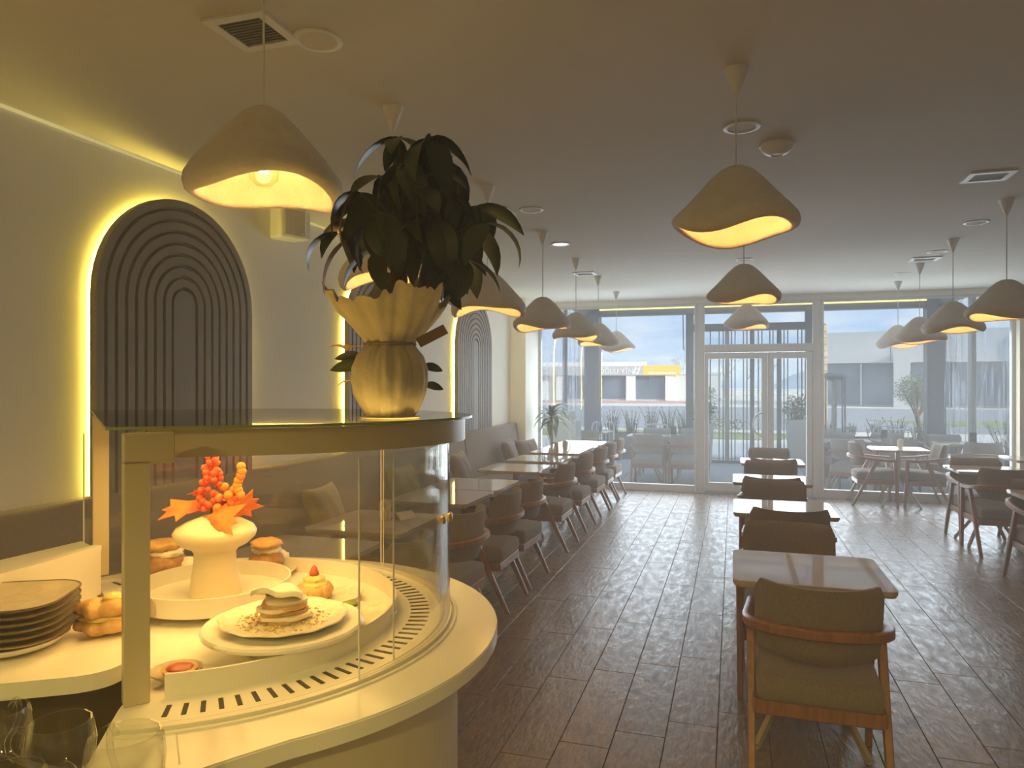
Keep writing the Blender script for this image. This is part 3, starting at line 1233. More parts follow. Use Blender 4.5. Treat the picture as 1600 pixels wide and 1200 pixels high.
pillow(-2.77, 9.05, 0.465, 0.46, 0.42, R(6), R(-20), 'brown-grey cushion at the window end of the banquette')
pillow(-2.64, 9.44, 0.465, 0.44, 0.40, R(-24), R(-24), 'cushion leaning on the one behind at the window end')
pillow(-2.77, 7.25, 0.465, 0.46, 0.42, R(4), R(-20), 'cushion on the bench just right of the display glass')
pillow(-2.77, 5.85, 0.465, 0.46, 0.42, R(-4), R(-20), 'cushion behind the napkin cup, seen through the display glass', 'pillow_olive')
pillow(-2.77, 4.55, 0.465, 0.46, 0.42, R(4), R(-20), 'olive cushion seen through the middle of the display glass', 'pillow_olive')

# ------------------------------------------------------------------ small things on tables


def shaker(x, y, h, r, mt, label, grp):
    t = thing('shaker', label, 'shaker', (x, y, 0.75), 0, grp)
    m_ = MB()
    m_.lathe([(r, 0.0), (r, 0.004), (r * 0.92, h * 0.5), (r * 0.8, h * 0.75)], 16)
    m_.build('body', mt, t)
    m_ = MB()
    m_.lathe([(r * 0.86, h * 0.75), (r * 0.9, h * 0.85), (r * 0.6, h * 0.97), (0.001, h)], 16)
    m_.build('cap', mt, t)


shaker(-2.13, 8.72, 0.115, 0.026, 'wood_pot', 'tan wooden shaker on the long table by the windows', 'shakers on the tables')


def napkin_cup(x, y, label, h=0.075):
    t = thing('napkin_cup', label, 'napkin holder', (x, y, 0.75), 0, 'napkin cups on the tables')
    m_ = MB()
    m_.lathe([(0.001, 0.0), (0.026, 0.0), (0.034, h), (0.031, h), (0.024, 0.006), (0.001, 0.006)], 18)
    m_.build('cup', 'salt', t)
    for k in range(5):
        a = k * 1.3
        m2 = MB()
        m2.add([(-0.022, 0, 0.01), (0.022, 0, 0.01), (0.028, 0.004, h + 0.035), (0.0, 0.0, h + 0.055), (-0.028, -0.004, h + 0.035),
                (-0.022, 0.004, 0.01), (0.022, 0.004, 0.01), (0.028, 0.008, h + 0.035), (0, 0.004, h + 0.055), (-0.028, 0, h + 0.035)],
               [(0, 1, 2, 3, 4), (9, 8, 7, 6, 5), (0, 5, 6, 1), (1, 6, 7, 2), (2, 7, 8, 3), (3, 8, 9, 4), (4, 9, 5, 0)])
        m2.build('napkin', 'ceramic', t, loc=(0.010 * math.cos(a), 0.010 * math.sin(a), 0), rot=(0, 0, a), smooth=False)


napkin_cup(-2.06, 8.88, 'napkin cup beside the wooden shaker on the long table')
napkin_cup(-2.08, 4.0, 'napkin cup on the table seen through the display glass')
napkin_cup(2.10, 10.46, 'napkin cup on the right window table')
m_ = MB()
m_.add([(-0.07, -0.05, 0.003), (0.07, -0.05, 0.003), (0.07, 0.0, 0.045), (-0.07, 0.0, 0.045), (-0.07, 0.05, 0.003), (0.07, 0.05, 0.003),
        (-0.07, -0.048, 0.0), (0.07, -0.048, 0.0), (0.07, 0.0, 0.042), (-0.07, 0.0, 0.042), (-0.07, 0.048, 0.0), (0.07, 0.048, 0.0)],
       [(0, 1, 2, 3), (3, 2, 5, 4), (7, 6, 9, 8), (8, 9, 10, 11), (0, 6, 7, 1), (4, 5, 11, 10)])
o = m_.build('table_card', 'ceramic', smooth=False, loc=(-1.99, 4.08, 0.751), rot=(0, 0, R(70)))
tag(o, 'small folded card beside the napkin cup behind the display glass', 'card')

# ================================================================== ROUND DISPLAY COUNTER
CX, CY = -1.30, 1.61       # worktop circle
GX, GY = -1.378, 1.627     # display circle
ZC = 0.95


def arc(cx, cy, r, a0, a1, n):
    return [(cx + r * math.cos(R(a0 + (a1 - a0) * k / n)), cy + r * math.sin(R(a0 + (a1 - a0) * k / n))) for k in range(n + 1)]


t = thing('round_counter', 'round-ended white counter in the foreground carrying the glass display', 'counter', (CX, CY, 0))
L0 = Matrix.Translation((-CX, -CY, 0))
outline = [(-0.915, 0.90), (-0.875, 0.962), (-0.828, 1.035)] + arc(CX, CY, 0.722, -43, 172, 64) + \
          [(-1.95, 1.78), (-1.43, 1.425), (-1.205, 1.18), (-1.17, 1.115), (-1.06, 0.95), (-1.04, 0.90)]
m_ = MB()
m_.prism(outline, 0.915, 0.946)
m_.v = [L0 @ v for v in m_.v]
bev = m_
bev.build('worktop', 'counter', t, ang=25)
m_ = MB()
ins = [(CX + (x - CX) * 0.997, CY + (y - CY) * 0.997) for x, y in outline]
m_.prism(ins, 0.946, ZC)
m_.v = [L0 @ v for v in m_.v]
m_.build('worktop_surface', 'counter', t, ang=25)
m_ = MB()
body = [(-0.975, 0.93), (-0.94, 1.02)] + arc(CX, CY, 0.612, -45, 165, 56) + \
       [(-1.90, 1.74), (-1.40, 1.42), (-1.18, 1.18), (-1.15, 1.12), (-1.05, 0.97), (-1.03, 0.93)]
m_.prism(body, 0.0, 0.915)
m_.v = [L0 @ v for v in m_.v]
m_.build('body', 'counter_body', t, ang=25)
# worktop joint line
m_ = MB()
m_.sweep([(-0.905, 0.99, ZC + 0.0003), (-0.905 - 0.115, 1.06 + 0.045, ZC + 0.0003)], [(-0.0012, 0), (0.0012, 0), (0.0012, 0.0004), (-0.0012, 0.0004)])
m_.v = [L0 @ v for v in m_.v]
m_.build('worktop_joint', 'counter_body', t, smooth=False)

# staff-side shelf with rounded end, brown cabinet under it, curved upstand
t = thing('staff_shelf', 'white rounded shelf left of the display post holding plates', 'shelf', (-1.6, 1.25, 0))
L1 = Matrix.Translation((1.6, -1.25, 0))
sh = [(p.x, p.y) for p in catmull([(-1.385, 1.385, 0), (-1.365, 1.34, 0), (-1.355, 1.295, 0), (-1.362, 1.258, 0), (-1.39, 1.222, 0), (-1.44, 1.188, 0), (-1.56, 1.115, 0), (-1.80, 0.98, 0)], 5)] + [(-2.2, 1.2), (-2.06, 1.70), (-1.965, 1.765), (-1.45, 1.43)]
m_ = MB()
m_.prism(sh, 0.912, ZC)
m_.v = [L1 @ v for v in m_.v]
m_.build('shelf_board', 'counter', t, ang=25)
m_ = MB()
m_.prism([(-1.40, 1.36), (-1.42, 1.27), (-1.56, 1.17), (-1.80, 1.04), (-2.15, 1.22), (-2.03, 1.66), (-1.96, 1.70), (-1.49, 1.40)], 0.0, 0.912)
m_.v = [L1 @ v for v in m_.v]
m_.build('cabinet', 'brown_cabinet', t, ang=25)
t = thing('counter_upstand', 'curved white upstand behind the plate stack', 'ledge', (-1.9, 1.5, ZC))
L1 = Matrix.Translation((1.9, -1.5, -ZC))
inn = catmull([(-1.865, 1.715, 0), (-1.845, 1.60, 0), (-1.83, 1.45, 0), (-1.835, 1.30, 0), (-1.88, 1.12, 0)], 5)
outr = catmull([(-2.04, 1.80, 0), (-2.045, 1.66, 0), (-2.05, 1.50, 0), (-2.07, 1.32, 0), (-2.12, 1.14, 0)], 5)
m_ = MB()
m_.prism([(p.x, p.y) for p in inn] + [(p.x, p.y) for p in reversed(outr)], ZC + 0.001, 1.085)
m_.v = [L1 @ v for v in m_.v]
m_.build('upstand_body', 'lacquer', t, ang=25)
m_ = MB()
m_.sweep([(p.x - 0.012, p.y, 1.094) for p in inn], [(-0.012, -0.009), (0.012, -0.009), (0.012, 0.009), (-0.012, 0.009)])
m_.v = [L1 @ v for v in m_.v]
m_.build('front_lip', 'lacquer', t, ang=25)

# ---- glass display case
t = thing('display_case', 'curved glass pastry display case with cream fascia on the counter', 'display case', (GX, GY, ZC))
LG = Matrix.Translation((-GX, -GY, -ZC))


def gb(m_, nm, mt, parent=None, ang=30, smooth=True, kind=None):
    m_.v = [LG @ v for v in m_.v]
    return m_.build(nm, mt, parent or t, ang=ang, smooth=smooth, kind=kind)


def ringwall(m_, r0, r1, z0, z1, a0=-60, a1=168, n=64, cx=GX, cy=GY):
    o_, i_ = arc(cx, cy, r1, a0, a1, n), arc(cx, cy, r0, a0, a1, n)
    m_.prism([*o_, *reversed(i_)], z0, z1) if False else None
    vs, fs = [], []
    for (p, q) in zip(o_, i_):
        vs += [(p[0], p[1], z0), (p[0], p[1], z1), (q[0], q[1], z1), (q[0], q[1], z0)]
    for k in range(n):
        a, b = 4 * k, 4 * k + 4
        for e in range(4):
            e2 = (e + 1) % 4
            fs.append((a + e, a + e2, b + e2, b + e))
    fs += [(0, 1, 2, 3), (4 * n + 3, 4 * n + 2, 4 * n + 1, 4 * n)]
    m_.add(vs, fs)


for r0, r1, zz in ((0.668, 0.676, 0.004), (0.644, 0.662, 0.010), (0.628, 0.636, 0.007)):
    m_ = MB()
    ringwall(m_, r0, r1, ZC, ZC + zz, -64, 166)
    gb(m_, 'base_trim', 'lacquer')
m_ = MB()
ringwall(m_, 0.498, 0.505, ZC, ZC + 0.048, -60, 160)
gb(m_, 'tray_rim', 'lacquer')
# air slots
m_ = MB()
m_.box(0.546, 0.598, -0.0048, 0.0048, 0.0, 0.0012)
me = m_.mesh('air_slot', smooth=False)
me.materials.append(MATS['slot'])
for k in range(66):
    a = -58 + 218 * k / 65
    obj('air_slot', me, parent=t, rot=(0, 0, R(a)))

top = catmull([(-1.275, 1.185, 0), (-1.15, 1.262, 0), (-1.03, 1.345, 0), (-0.93, 1.425, 0), (-0.85, 1.515, 0), (-0.785, 1.62, 0), (-0.74, 1.74, 0),
               (-0.722, 1.86, 0), (-0.745, 1.985, 0), (-0.84, 2.12, 0), (-1.03, 2.25, 0), (-1.28, 2.315, 0), (-1.55, 2.29, 0), (-1.85, 2.15, 0), (-2.14, 1.93, 0)], 4)
tp = [(p.x, p.y) for p in top]
m_ = MB()
m_.prism(tp, 1.501, 1.5085)
tg = gb(m_, 'top_glass', 'top_glass', ang=25)
m_ = MB()
m_.sweep([(p.x, p.y, 1.5048) for p in top], [(-0.0012, -0.0034), (0.0012, -0.0034), (0.0012, 0.0034), (-0.0012, 0.0034)], closed=True)
m_.v = [LG @ v for v in m_.v]
m_.build('polished_edge', 'glass_edge', tg, ang=30)
# fascia band under the top
cen = Vector((-1.40, 1.72, 0))
fpath = []
for p in top[1:-4]:
    d = (p - cen)
    fpath.append(cen + d * (1 - 0.030 / d.length))
fpath[0] = Vector((-1.225, 1.225, 0))
m_ = MB()
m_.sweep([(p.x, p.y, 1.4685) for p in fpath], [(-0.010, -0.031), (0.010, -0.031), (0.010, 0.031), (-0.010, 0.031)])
fas = gb(m_, 'fascia', 'case_frame_shaded', ang=30)
m_ = MB()
ip = []
for p in fpath[2:-2]:
    d = p - cen
    ip.append(cen + d * (1 - 0.018 / d.length))
m_.sweep([(p.x, p.y, 1.452) for p in ip], [(-0.004, -0.004), (0.004, -0.004), (0.004, 0.004), (-0.004, 0.004)])
gb(m_, 'led_strip', 'led_case', ang=30)
# posts
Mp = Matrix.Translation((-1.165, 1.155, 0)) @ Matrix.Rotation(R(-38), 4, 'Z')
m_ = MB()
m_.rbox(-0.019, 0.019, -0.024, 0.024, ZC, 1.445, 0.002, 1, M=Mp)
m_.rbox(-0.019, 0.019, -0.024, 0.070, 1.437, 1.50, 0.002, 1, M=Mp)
gb(m_, 'post', 'case_frame_shaded', smooth=False)
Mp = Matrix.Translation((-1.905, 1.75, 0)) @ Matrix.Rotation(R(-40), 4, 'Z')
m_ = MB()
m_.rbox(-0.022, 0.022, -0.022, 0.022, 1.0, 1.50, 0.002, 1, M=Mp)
gb(m_, 'post', 'case_frame_shaded', smooth=False)
# curved panes
for (r0, a0, a1) in ((0.652, -23, 72), (0.640, -12.6, 34), (0.652, 73, 166)):
    m_ = MB()
    ringwall(m_, r0, r0 + 0.005, ZC + 0.011, 1.44, a0, a1, 40)
    pn = gb(m_, 'curved_pane', 'case_glass', ang=30)
    for a in (a0, a1):
        x, y = GX + (r0 + 0.0025) * math.cos(R(a)), GY + (r0 + 0.0025) * math.sin(R(a))
        m_ = MB()
        m_.tube([(x, y, ZC + 0.011), (x, y, 1.44)], 0.0024, 6)
        m_.v = [LG @ v for v in m_.v]
        m_.build('pane_edge', 'lacquer', pn)
for a, z in ((4, 1.255), (9, 1.252)):
    m_ = MB()
    Mk = Matrix.Translation((GX + 0.659 * math.cos(R(a)), GY + 0.659 * math.sin(R(a)), z)) @ Matrix.Rotation(R(a), 4, 'Z') @ Matrix.Rotation(R(90), 4, 'Y')
    m_.lathe([(0.006, 0), (0.006, 0.008), (0.011, 0.010), (0.012, 0.018), (0.008, 0.022), (0.001, 0.023)], 14, M=Mk)
    gb(m_, 'knob', 'brass')
lamp('case_light', (0.05, 0.05, 0.478), 2.3 * K['case'], (1.0, 0.58, 0.15), t, typ='AREA', shape='DISK', size=0.75)

# ---- things in the case
t = thing('cake_tray', 'round white tray with raised rim on small feet in the display', 'tray', (-1.464, 1.743, ZC))
m_ = MB()
m_.lathe([(0.001, 0.022), (0.212, 0.022), (0.215, 0.026), (0.215, 0.075), (0.210, 0.075), (0.209, 0.030), (0.001, 0.028)], 56)
m_.build('tray_pan', 'lacquer', t, ang=35)
for k in range(3):
    a = R(-70 + 120 * k)
    m_ = MB()
    m_.lathe([(0.02, 0.001), (0.018, 0.008), (0.012, 0.022)], 14)
    m_.build('foot', 'lacquer', t, loc=(0.13 * math.cos(a), 0.13 * math.sin(a), 0))
TX, TY, TZ = -1.464, 1.743, ZC + 0.0285
t = thing('mushroom_vase', 'cream mushroom-shaped vase with orange berries standing in the round tray', 'vase', (TX, TY, TZ))
m_ = MB()
m_.lathe([(0.001, 0.0), (0.073, 0.0), (0.073, 0.004), (0.060, 0.085), (0.058, 0.125), (0.066, 0.138), (0.092, 0.150), (0.113, 0.170), (0.117, 0.185),
          (0.108, 0.200), (0.080, 0.216), (0.045, 0.228), (0.036, 0.232), (0.034, 0.228), (0.03, 0.16), (0.001, 0.15)], 44)
m_.build('vase_body', 'vase_glaze', t, ang=60)
m_ = MB()
for (dx, dz, b) in ((0.0, 0.20, 0.012), (0.05, 0.17, 0.04), (-0.03, 0.14, 0.0)):
    m_.tube(catmull([(0, 0, 0.17), (dx * 0.4, b * 0.3, 0.17 + dz * 0.5), (dx, b, 0.18 + dz)], 4), 0.003, 6)
m_.build('stem', 'bark', t)
m_ = MB()
m_.ball((0, 0, 0), 1.0, 9, 6)
BER = m_.mesh('berry')
BER.materials.append(MATS['berry'])
m_ = MB()
m_.ball((0, 0, 0), 1.0, 9, 6)
BER2 = m_.mesh('berry')
BER2.materials.append(MATS['berry_orange'])
rb = random.Random(4)
for k in range(58):
    f = k / 57
    rad = 0.032 * (1 - f) ** 0.6 + 0.006
    a = rb.uniform(0, 6.28)
    s_ = 0.0085 + 0.003 * rb.random()
    o = obj('berry', BER, parent=t, loc=(rad * math.cos(a) - 0.012, rad * math.sin(a), 0.245 + 0.17 * f))
    o.scale = (s_, s_, s_)
for k in range(16):
    f = k / 15
    if k < 9:
        p = (0.045 + 0.022 * math.sin(k * 2.2), 0.02 * math.cos(k * 1.7), 0.24 + 0.09 * f * 1.6)
    else:
        p = (0.078 + 0.008 * math.sin(k), 0.01, 0.295 + (k - 9) * 0.014)
    s_ = 0.0135
    o = obj('berry', BER2, parent=t, loc=p)
    o.scale = (s_, s_, s_)


def maple(rx, ry, rz, sc, loc):
    lobes = [(0, -0.35), (0.18, -0.30), (0.62, -0.42), (0.50, -0.12), (0.95, 0.12), (0.55, 0.25), (0.62, 0.50), (0.32, 0.48), (0, 1.1),
             (-0.32, 0.48), (-0.62, 0.50), (-0.55, 0.25), (-0.95, 0.12), (-0.50, -0.12), (-0.62, -0.42), (-0.18, -0.30)]
    m2 = MB()
    n = len(lobes)
    vs = [(0, 0, 0.10)] + [(x, y, 0.02 - 0.25 * (x * x + 0.6 * y * y)) for x, y in lobes]
    vs += [(v[0], v[1], v[2] - 0.03) for v in vs]
    fs = []
    for i in range(n):
        j = (i + 1) % n
        fs.append((0, 1 + i, 1 + j))
        fs.append((n + 1, n + 2 + j, n + 2 + i))
        fs.append((1 + i, n + 2 + i, n + 2 + j, 1 + j))
    m2.add(vs, fs, M=Matrix.Diagonal((sc, sc, sc, 1)))
    m2.build('maple_leaf', 'orange_leaf', t, loc=loc, rot=(rx, ry, rz), ang=60)


maple(R(20), R(-8), R(70), 0.085, (-0.075, -0.03, 0.255))
maple(R(40), R(30), R(-30), 0.075, (0.055, -0.05, 0.235))
maple(R(-15), R(10), R(10), 0.06, (0.03, 0.03, 0.27))
maple(R(62), R(0), R(-100), 0.07, (0.07, 0.03, 0.25))
maple(R(-30), R(10), R(40), 0.045, (-0.06, 0.02, 0.295))

# cake stand + plate + pastry
PX, PY = -1.058, 1.503
t = thing('cake_stand', 'low white cake stand in front of the round tray', 'cake stand', (PX, PY, ZC))
m_ = MB()
m_.lathe([(0.001, 0.0), (0.085, 0.0), (0.088, 0.004), (0.060, 0.012), (0.035, 0.025), (0.035, 0.034), (0.08, 0.040), (0.165, 0.046), (0.190, 0.052),
          (0.193, 0.060), (0.188, 0.065), (0.14, 0.060), (0.001, 0.059)], 56)
m_.build('stand_body', 'ceramic', t, ang=50)


def plate(x, y, z, r, label, mt='ceramic_pattern', grp='scalloped dessert plates'):
    m_ = MB()

    def fn(p, a):
        k = 1 + 0.018 * math.cos(12 * a) * max(0, (math.hypot(p[0], p[1]) / r - 0.7) / 0.3)
        return (p[0] * k, p[1] * k, p[2])
    m_.lathe([(0.001, 0.0), (0.55 * r, 0.0), (0.62 * r, 0.003), (0.80 * r, 0.010), (0.97 * r, 0.016), (r, 0.019), (0.985 * r, 0.021), (0.80 * r, 0.014), (0.60 * r, 0.007), (0.001, 0.006)], 72, fn=fn)
    o = m_.build('dessert_plate', mt, ang=50, loc=(x, y, z))
    tag(o, label, 'plate', grp)
    return o


plate(PX, PY, ZC + 0.0605, 0.152, 'scalloped plate with the layered pastry on the cake stand')


def lumpy(c, r, sc, seed, amp=0.12, fr=2.5, n=18, m=12):
    m_ = MB()

    def fn(p):
        return 1 + amp * noise.noise(Vector((p.x * fr + seed, p.y * fr, p.z * fr)))
    m_.ball(c, r, n, m, sc, fn=fn)
    return m_


t = thing('layered_pastry', 'layered crisp pastry topped by a white icing sheet on the cake stand', 'pastry', (PX - 0.01, PY + 0.01, ZC + 0.068))
rb = random.Random(9)
for k in range(6):
    m_ = MB()
    w = 0.056 - 0.002 * k
    pts = [(w * (1 + 0.14 * math.sin(3 * a + k * 2)) * math.cos(a) * 1.1, w * (1 + 0.16 * math.cos(2 * a + k)) * math.sin(a)) for a in [2 * PI * i / 18 for i in range(18)]]
    m_.prism(pts, 0.0, 0.008 + 0.002 * rb.random())
    m_.build('pastry_layer' if k % 2 == 0 else 'cream_layer', 'pastry' if k % 2 == 0 else 'cream', t, loc=(rb.uniform(-0.006, 0.006), rb.uniform(-0.006, 0.006), 0.0085 * k),
             rot=(rb.uniform(-0.09, 0.09), rb.uniform(-0.09, 0.09), k * 0.7), ang=40)
m_ = MB()
n = 10
vs, fs = [], []
for s_ in (0, 1):
    for j in range(n + 1):
        for i in range(n + 1):
            u, v = -1 + 2 * i / n, -1 + 2 * j / n
            z = 0.012 * math.sin(2.2 * u + 0.6) * math.cos(1.8 * v) - 0.016 * (u * u + v * v) * 0.5 + 0.006 * math.sin(5 * u + 2 * v)
            vs.append((u * 0.060, v * 0.058, z * 0.75 + (0.012 if s_ else 0)))
n1 = (n + 1) ** 2
for j in range(n):
    for i in range(n):
        a = j * (n + 1) + i
        fs += [(a, a + n + 1, a + n + 2, a + 1), (n1 + a, n1 + a + 1, n1 + a + n + 2, n1 + a + n + 1)]
for i in range(n):
    a, b = i, i + 1
    fs.append((a, b, n1 + b, n1 + a))
    a, b = n * (n + 1) + i, n * (n + 1) + i + 1
    fs.append((a, n1 + a, n1 + b, b))
    a, b = i * (n + 1), (i + 1) * (n + 1)
    fs.append((a, n1 + a, n1 + b, b))
    a, b = a + n, b + n
    fs.append((a, b, n1 + b, n1 + a))
m_.add(vs, fs)
m_.build('icing_sheet', 'cream', t, loc=(-0.012, -0.004, 0.066), rot=(R(-14), R(8), R(32)), ang=70)
m_ = MB()
for k in range(240):
    a, rr = rb.uniform(0, 6.28), 0.05 + 0.075 * rb.random() ** 0.8
    s_ = rb.uniform(0.001, 0.0028)
    m_.box(-s_, s_, -s_, s_, 0, s_ * 1.3, M=Matrix.Translation((rr * math.cos(a), rr * math.sin(a), 0.001 + 0.06 * max(0, rr - 0.09))) @ Matrix.Rotation(a * 3, 4, 'Z'))
m_.build('crumbs', 'crumb', t, smooth=False, kind='stuff')

plate(-1.175, 1.865, ZC + 0.001, 0.115, 'patterned plate under the cream puff behind the cake stand')
t = thing('cream_puff', 'golden cream puff topped with a strawberry tip', 'pastry', (-1.20, 1.855, ZC + 0.008))
for k in range(7):
    a = 2 * PI * k / 7
    m_ = lumpy((0.032 * math.cos(a), 0.032 * math.sin(a), 0.024), 0.026, (1, 1, 0.9), k, 0.10, 4, 12, 8)
    m_.build('puff_lobe', 'pastry', t, ang=80)
m_ = MB()
m_.lathe([(0.001, 0.03), (0.040, 0.034), (0.042, 0.046), (0.030, 0.052), (0.032, 0.060), (0.018, 0.068), (0.001, 0.072)], 20,
         fn=lambda p, a: (p[0] * (1 + 0.12 * math.cos(7 * a)), p[1] * (1 + 0.12 * math.cos(7 * a)), p[2]))
m_.build('cream_swirl', 'egg', t, ang=70)
m_ = MB()
m_.lathe([(0.001, 0.064), (0.014, 0.068), (0.015, 0.076), (0.008, 0.092), (0.001, 0.100)], 14)
m_.build('strawberry', 'strawberry', t, ang=80)

plate(-0.985, 1.735, ZC + 0.001, 0.105, 'plate with the pistachio slice at the right side of the display')
t = thing('pistachio_slice', 'small cream slice dusted with green pistachio', 'pastry', (-0.985, 1.69, ZC + 0.008), R(20))
m_ = MB()
m_.rbox(-0.026, 0.026, -0.02, 0.02, 0.0, 0.048, 0.005, 2)
m_.build('slice_body', 'cream', t)
m_ = lumpy((0, 0, 0.05), 0.03, (0.9, 0.7, 0.28), 3, 0.3, 6)
m_.build('pistachio_topping', 'pistachio', t, ang=80)

plate(-1.175, 1.275, ZC + 0.001, 0.055, 'small saucer peeking out right of the front post', 'stoneware')
t = thing('small_tart', 'small pink-brown tart beside the front post', 'pastry', (-1.165, 1.275, ZC + 0.008))
m_ = MB()
m_.lathe([(0.001, 0), (0.03, 0), (0.038, 0.016), (0.034, 0.018), (0.001, 0.014)], 24, fn=lambda p, a: (p[0] * (1 + 0.03 * math.cos(14 * a)), p[1] * (1 + 0.03 * math.cos(14 * a)), p[2]))
m_.build('crust', 'pastry', t)
m_ = lumpy((0, 0, 0.014), 0.030, (1, 1, 0.35), 8, 0.15, 5)
m_.build('filling', 'strawberry', t, ang=80)


def filled_bun(x, y, z, label, seed, sc=1.0):
    t = thing('filled_pastry', label, 'pastry', (x, y, z), seed)
    m_ = lumpy((0, 0, 0.035 * sc), 0.052 * sc, (1.15, 1.0, 0.62), seed, 0.16, 3)
    m_.build('bun_base', 'pastry_dark', t, ang=80)
    m_ = lumpy((0.01, 0, 0.066 * sc), 0.042 * sc, (1.0, 1.0, 0.40), seed + 5, 0.2, 4)
    m_.build('cream_filling', 'cream', t, ang=80)
    m_ = lumpy((-0.008, 0, 0.088 * sc), 0.044 * sc, (1.15, 1.0, 0.36), seed + 9, 0.2, 3)
    m_.build('bun_lid', 'pastry', t, ang=80)
    m_ = lumpy((0.055 * sc, -0.03 * sc, 0.03 * sc), 0.026 * sc, (1, 1, 0.9), seed + 12, 0.2, 4)
    m_.build('cream_dollop', 'cream', t, ang=80)
    return t


plate(-1.795, 1.90, ZC + 0.001, 0.10, 'plate under the filled bun left behind the vase')
filled_bun(-1.80, 1.90, ZC + 0.008, 'brown filled bun with cream left behind the vase', 1.0, 1.25)
plate(-1.52, 2.06, ZC + 0.001, 0.10, 'plate under the filled bun right behind the vase')
filled_bun(-1.52, 2.06, ZC + 0.008, 'filled bun with white cream right behind the vase', 2.0, 1.15)

# ---- stack of plates on the staff shelf
rr = rrect(0.27, 0.27, 0.085, 8)


def sq_plate(x, y, z, label):
    t = thing('serving_plate', label, 'plate', (x, y, z), R(28), 'stacked rounded-square plates')
    m_ = MB()
    n = len(rr)
    levels = [(0.60, 0.0), (0.66, 0.001), (0.96, 0.017), (1.0, 0.021), (0.985, 0.0225), (0.94, 0.019), (0.64, 0.005)]
    vs = []
    for k, z_ in levels:
        vs += [(px_ * k, py_ * k, z_) for px_, py_ in rr]
    fs = [tuple(range(n - 1, -1, -1)), tuple((len(levels) - 1) * n + i for i in range(n))]
    for l_ in range(len(levels) - 1):
        for i in range(n):
            j = (i + 1) % n
            fs.append((l_ * n + i, l_ * n + j, (l_ + 1) * n + j, (l_ + 1) * n + i))
    m_.add(vs, fs)
    m_.build('plate_body', 'stoneware' if z < 9 else 'ceramic', t, ang=40)
    m_ = MB()
    m_.sweep([(px_ * 0.995, py_ * 0.995, 0.022) for px_, py_ in rr], [(-0.002, -0.0015), (0.002, -0.0015), (0.002, 0.0015), (-0.002, 0.0015)], closed=True)
    m_.build('plate_rim', 'stoneware_rim', t, ang=40)


ords = ['top', 'second from top', 'third from top', 'fourth from top', 'fifth from top', 'sixth from top']
for k in range(6):
    sq_plate(-1.70, 1.30, ZC + 0.024 + 0.0165 * (5 - k), 'rounded-square brown plate, %s of the stack at the left edge' % ords[k])
t = thing('serving_bowl', 'cream dish at the bottom of the plate stack', 'bowl', (-1.70, 1.30, ZC + 0.001))
m_ = MB()
m_.lathe([(0.001, 0), (0.075, 0), (0.11, 0.012), (0.128, 0.028), (0.124, 0.029), (0.10, 0.016), (0.001, 0.006)], 40)
m_.build('dish_body', 'ceramic', t, ang=50)

# ---- croissant sandwich on the shelf
t = thing('croissant_sandwich', 'golden croissant sandwich with egg filling beside the plate stack', 'croissant', (-1.545, 1.445, ZC + 0.002), R(30))


def croissant(z, sc, flat):
    m_ = MB()
    n = 30
    path, scl = [], []
    for k in range(n + 1):
        u = -1 + 2 * k / n
        path.append((u * 0.085 * sc, 0.035 * u * u, z + 0.004 * math.sin(9 * u)))
        env = math.sqrt(max(0.02, 1 - abs(u) ** 2.2))
        scl.append(env * (1 + 0.24 * abs(math.sin(6.5 * u + 0.5)) - 0.10))
    sec = [(0.043 * sc * math.cos(2 * PI * q / 12), 0.043 * sc * flat * math.sin(2 * PI * q / 12)) for q in range(12)]
    m_.sweep(path, sec, scales=scl)
    return m_


croissant(0.026, 1.0, 0.55).build('lower_half', 'pastry', t, ang=60)
m_ = lumpy((0, 0.006, 0.046), 0.05, (1.35, 0.8, 0.28), 4, 0.35, 5)
m_.build('egg_filling', 'egg', t, ang=80)
croissant(0.068, 1.0, 0.55).build('upper_half', 'pastry', t, ang=60)
m_ = lumpy((0.012, 0.0, 0.094), 0.022, (1.1, 1, 0.6), 6, 0.3, 5)
m_.build('egg_topping', 'egg', t, ang=80)

# ---- dark machine top with glass cups, bottom left
t = thing('coffee_machine', 'dark brown machine top in the lower left corner carrying glass cups', 'machine', (-1.05, 0.58, 0))
m_ = MB()
m_.rbox(-0.32, 0.31, -0.30, 0.26, 0.20, 1.015, 0.02, 2)
m_.build('housing', 'brown_cabinet', t)
m_ = MB()
m_.rbox(-0.30, 0.29, -0.28, 0.24, 1.015, 1.022, 0.003, 1)
m_.build('cup_tray', 'brown_cabinet', t)
for k, (x, y) in enumerate(((-0.28, -0.25), (0.27, -0.25), (-0.28, 0.2), (0.27, 0.2))):
    m_ = MB()
    m_.lathe([(0.025, 0), (0.025, 0.20)], 12)
    m_.build('foot', 'dark_plastic', t, loc=(x, y, 0))


def cup_mesh():
    m_ = MB()

    def fn(p, a):
        r_ = math.hypot(p[0], p[1])
        k = 1 + (0.018 * math.sin(14 * a + p[2] * 110) if r_ > 0.02 else 0)
        return (p[0] * k, p[1] * k, p[2])
    m_.lathe([(0.001, 0.0), (0.030, 0.0), (0.036, 0.004), (0.046, 0.030), (0.049, 0.058), (0.046, 0.082), (0.043, 0.092), (0.0405, 0.092), (0.0435, 0.080), (0.046, 0.056), (0.043, 0.030), (0.032, 0.008), (0.001, 0.007)], 48, fn=fn)
    a = m_.mesh('bowl', ang=60)
    a.materials.append(MATS['cup_glass'])
    m_ = MB()
    m_.tube(catmull([(0.045, 0, 0.075), (0.066, 0, 0.080), (0.078, 0, 0.062), (0.072, 0, 0.040), (0.046, 0, 0.028)], 5), 0.0045, 8)
    b = m_.mesh('handle', ang=60)
    b.materials.append(MATS['cup_glass'])
    return a, b


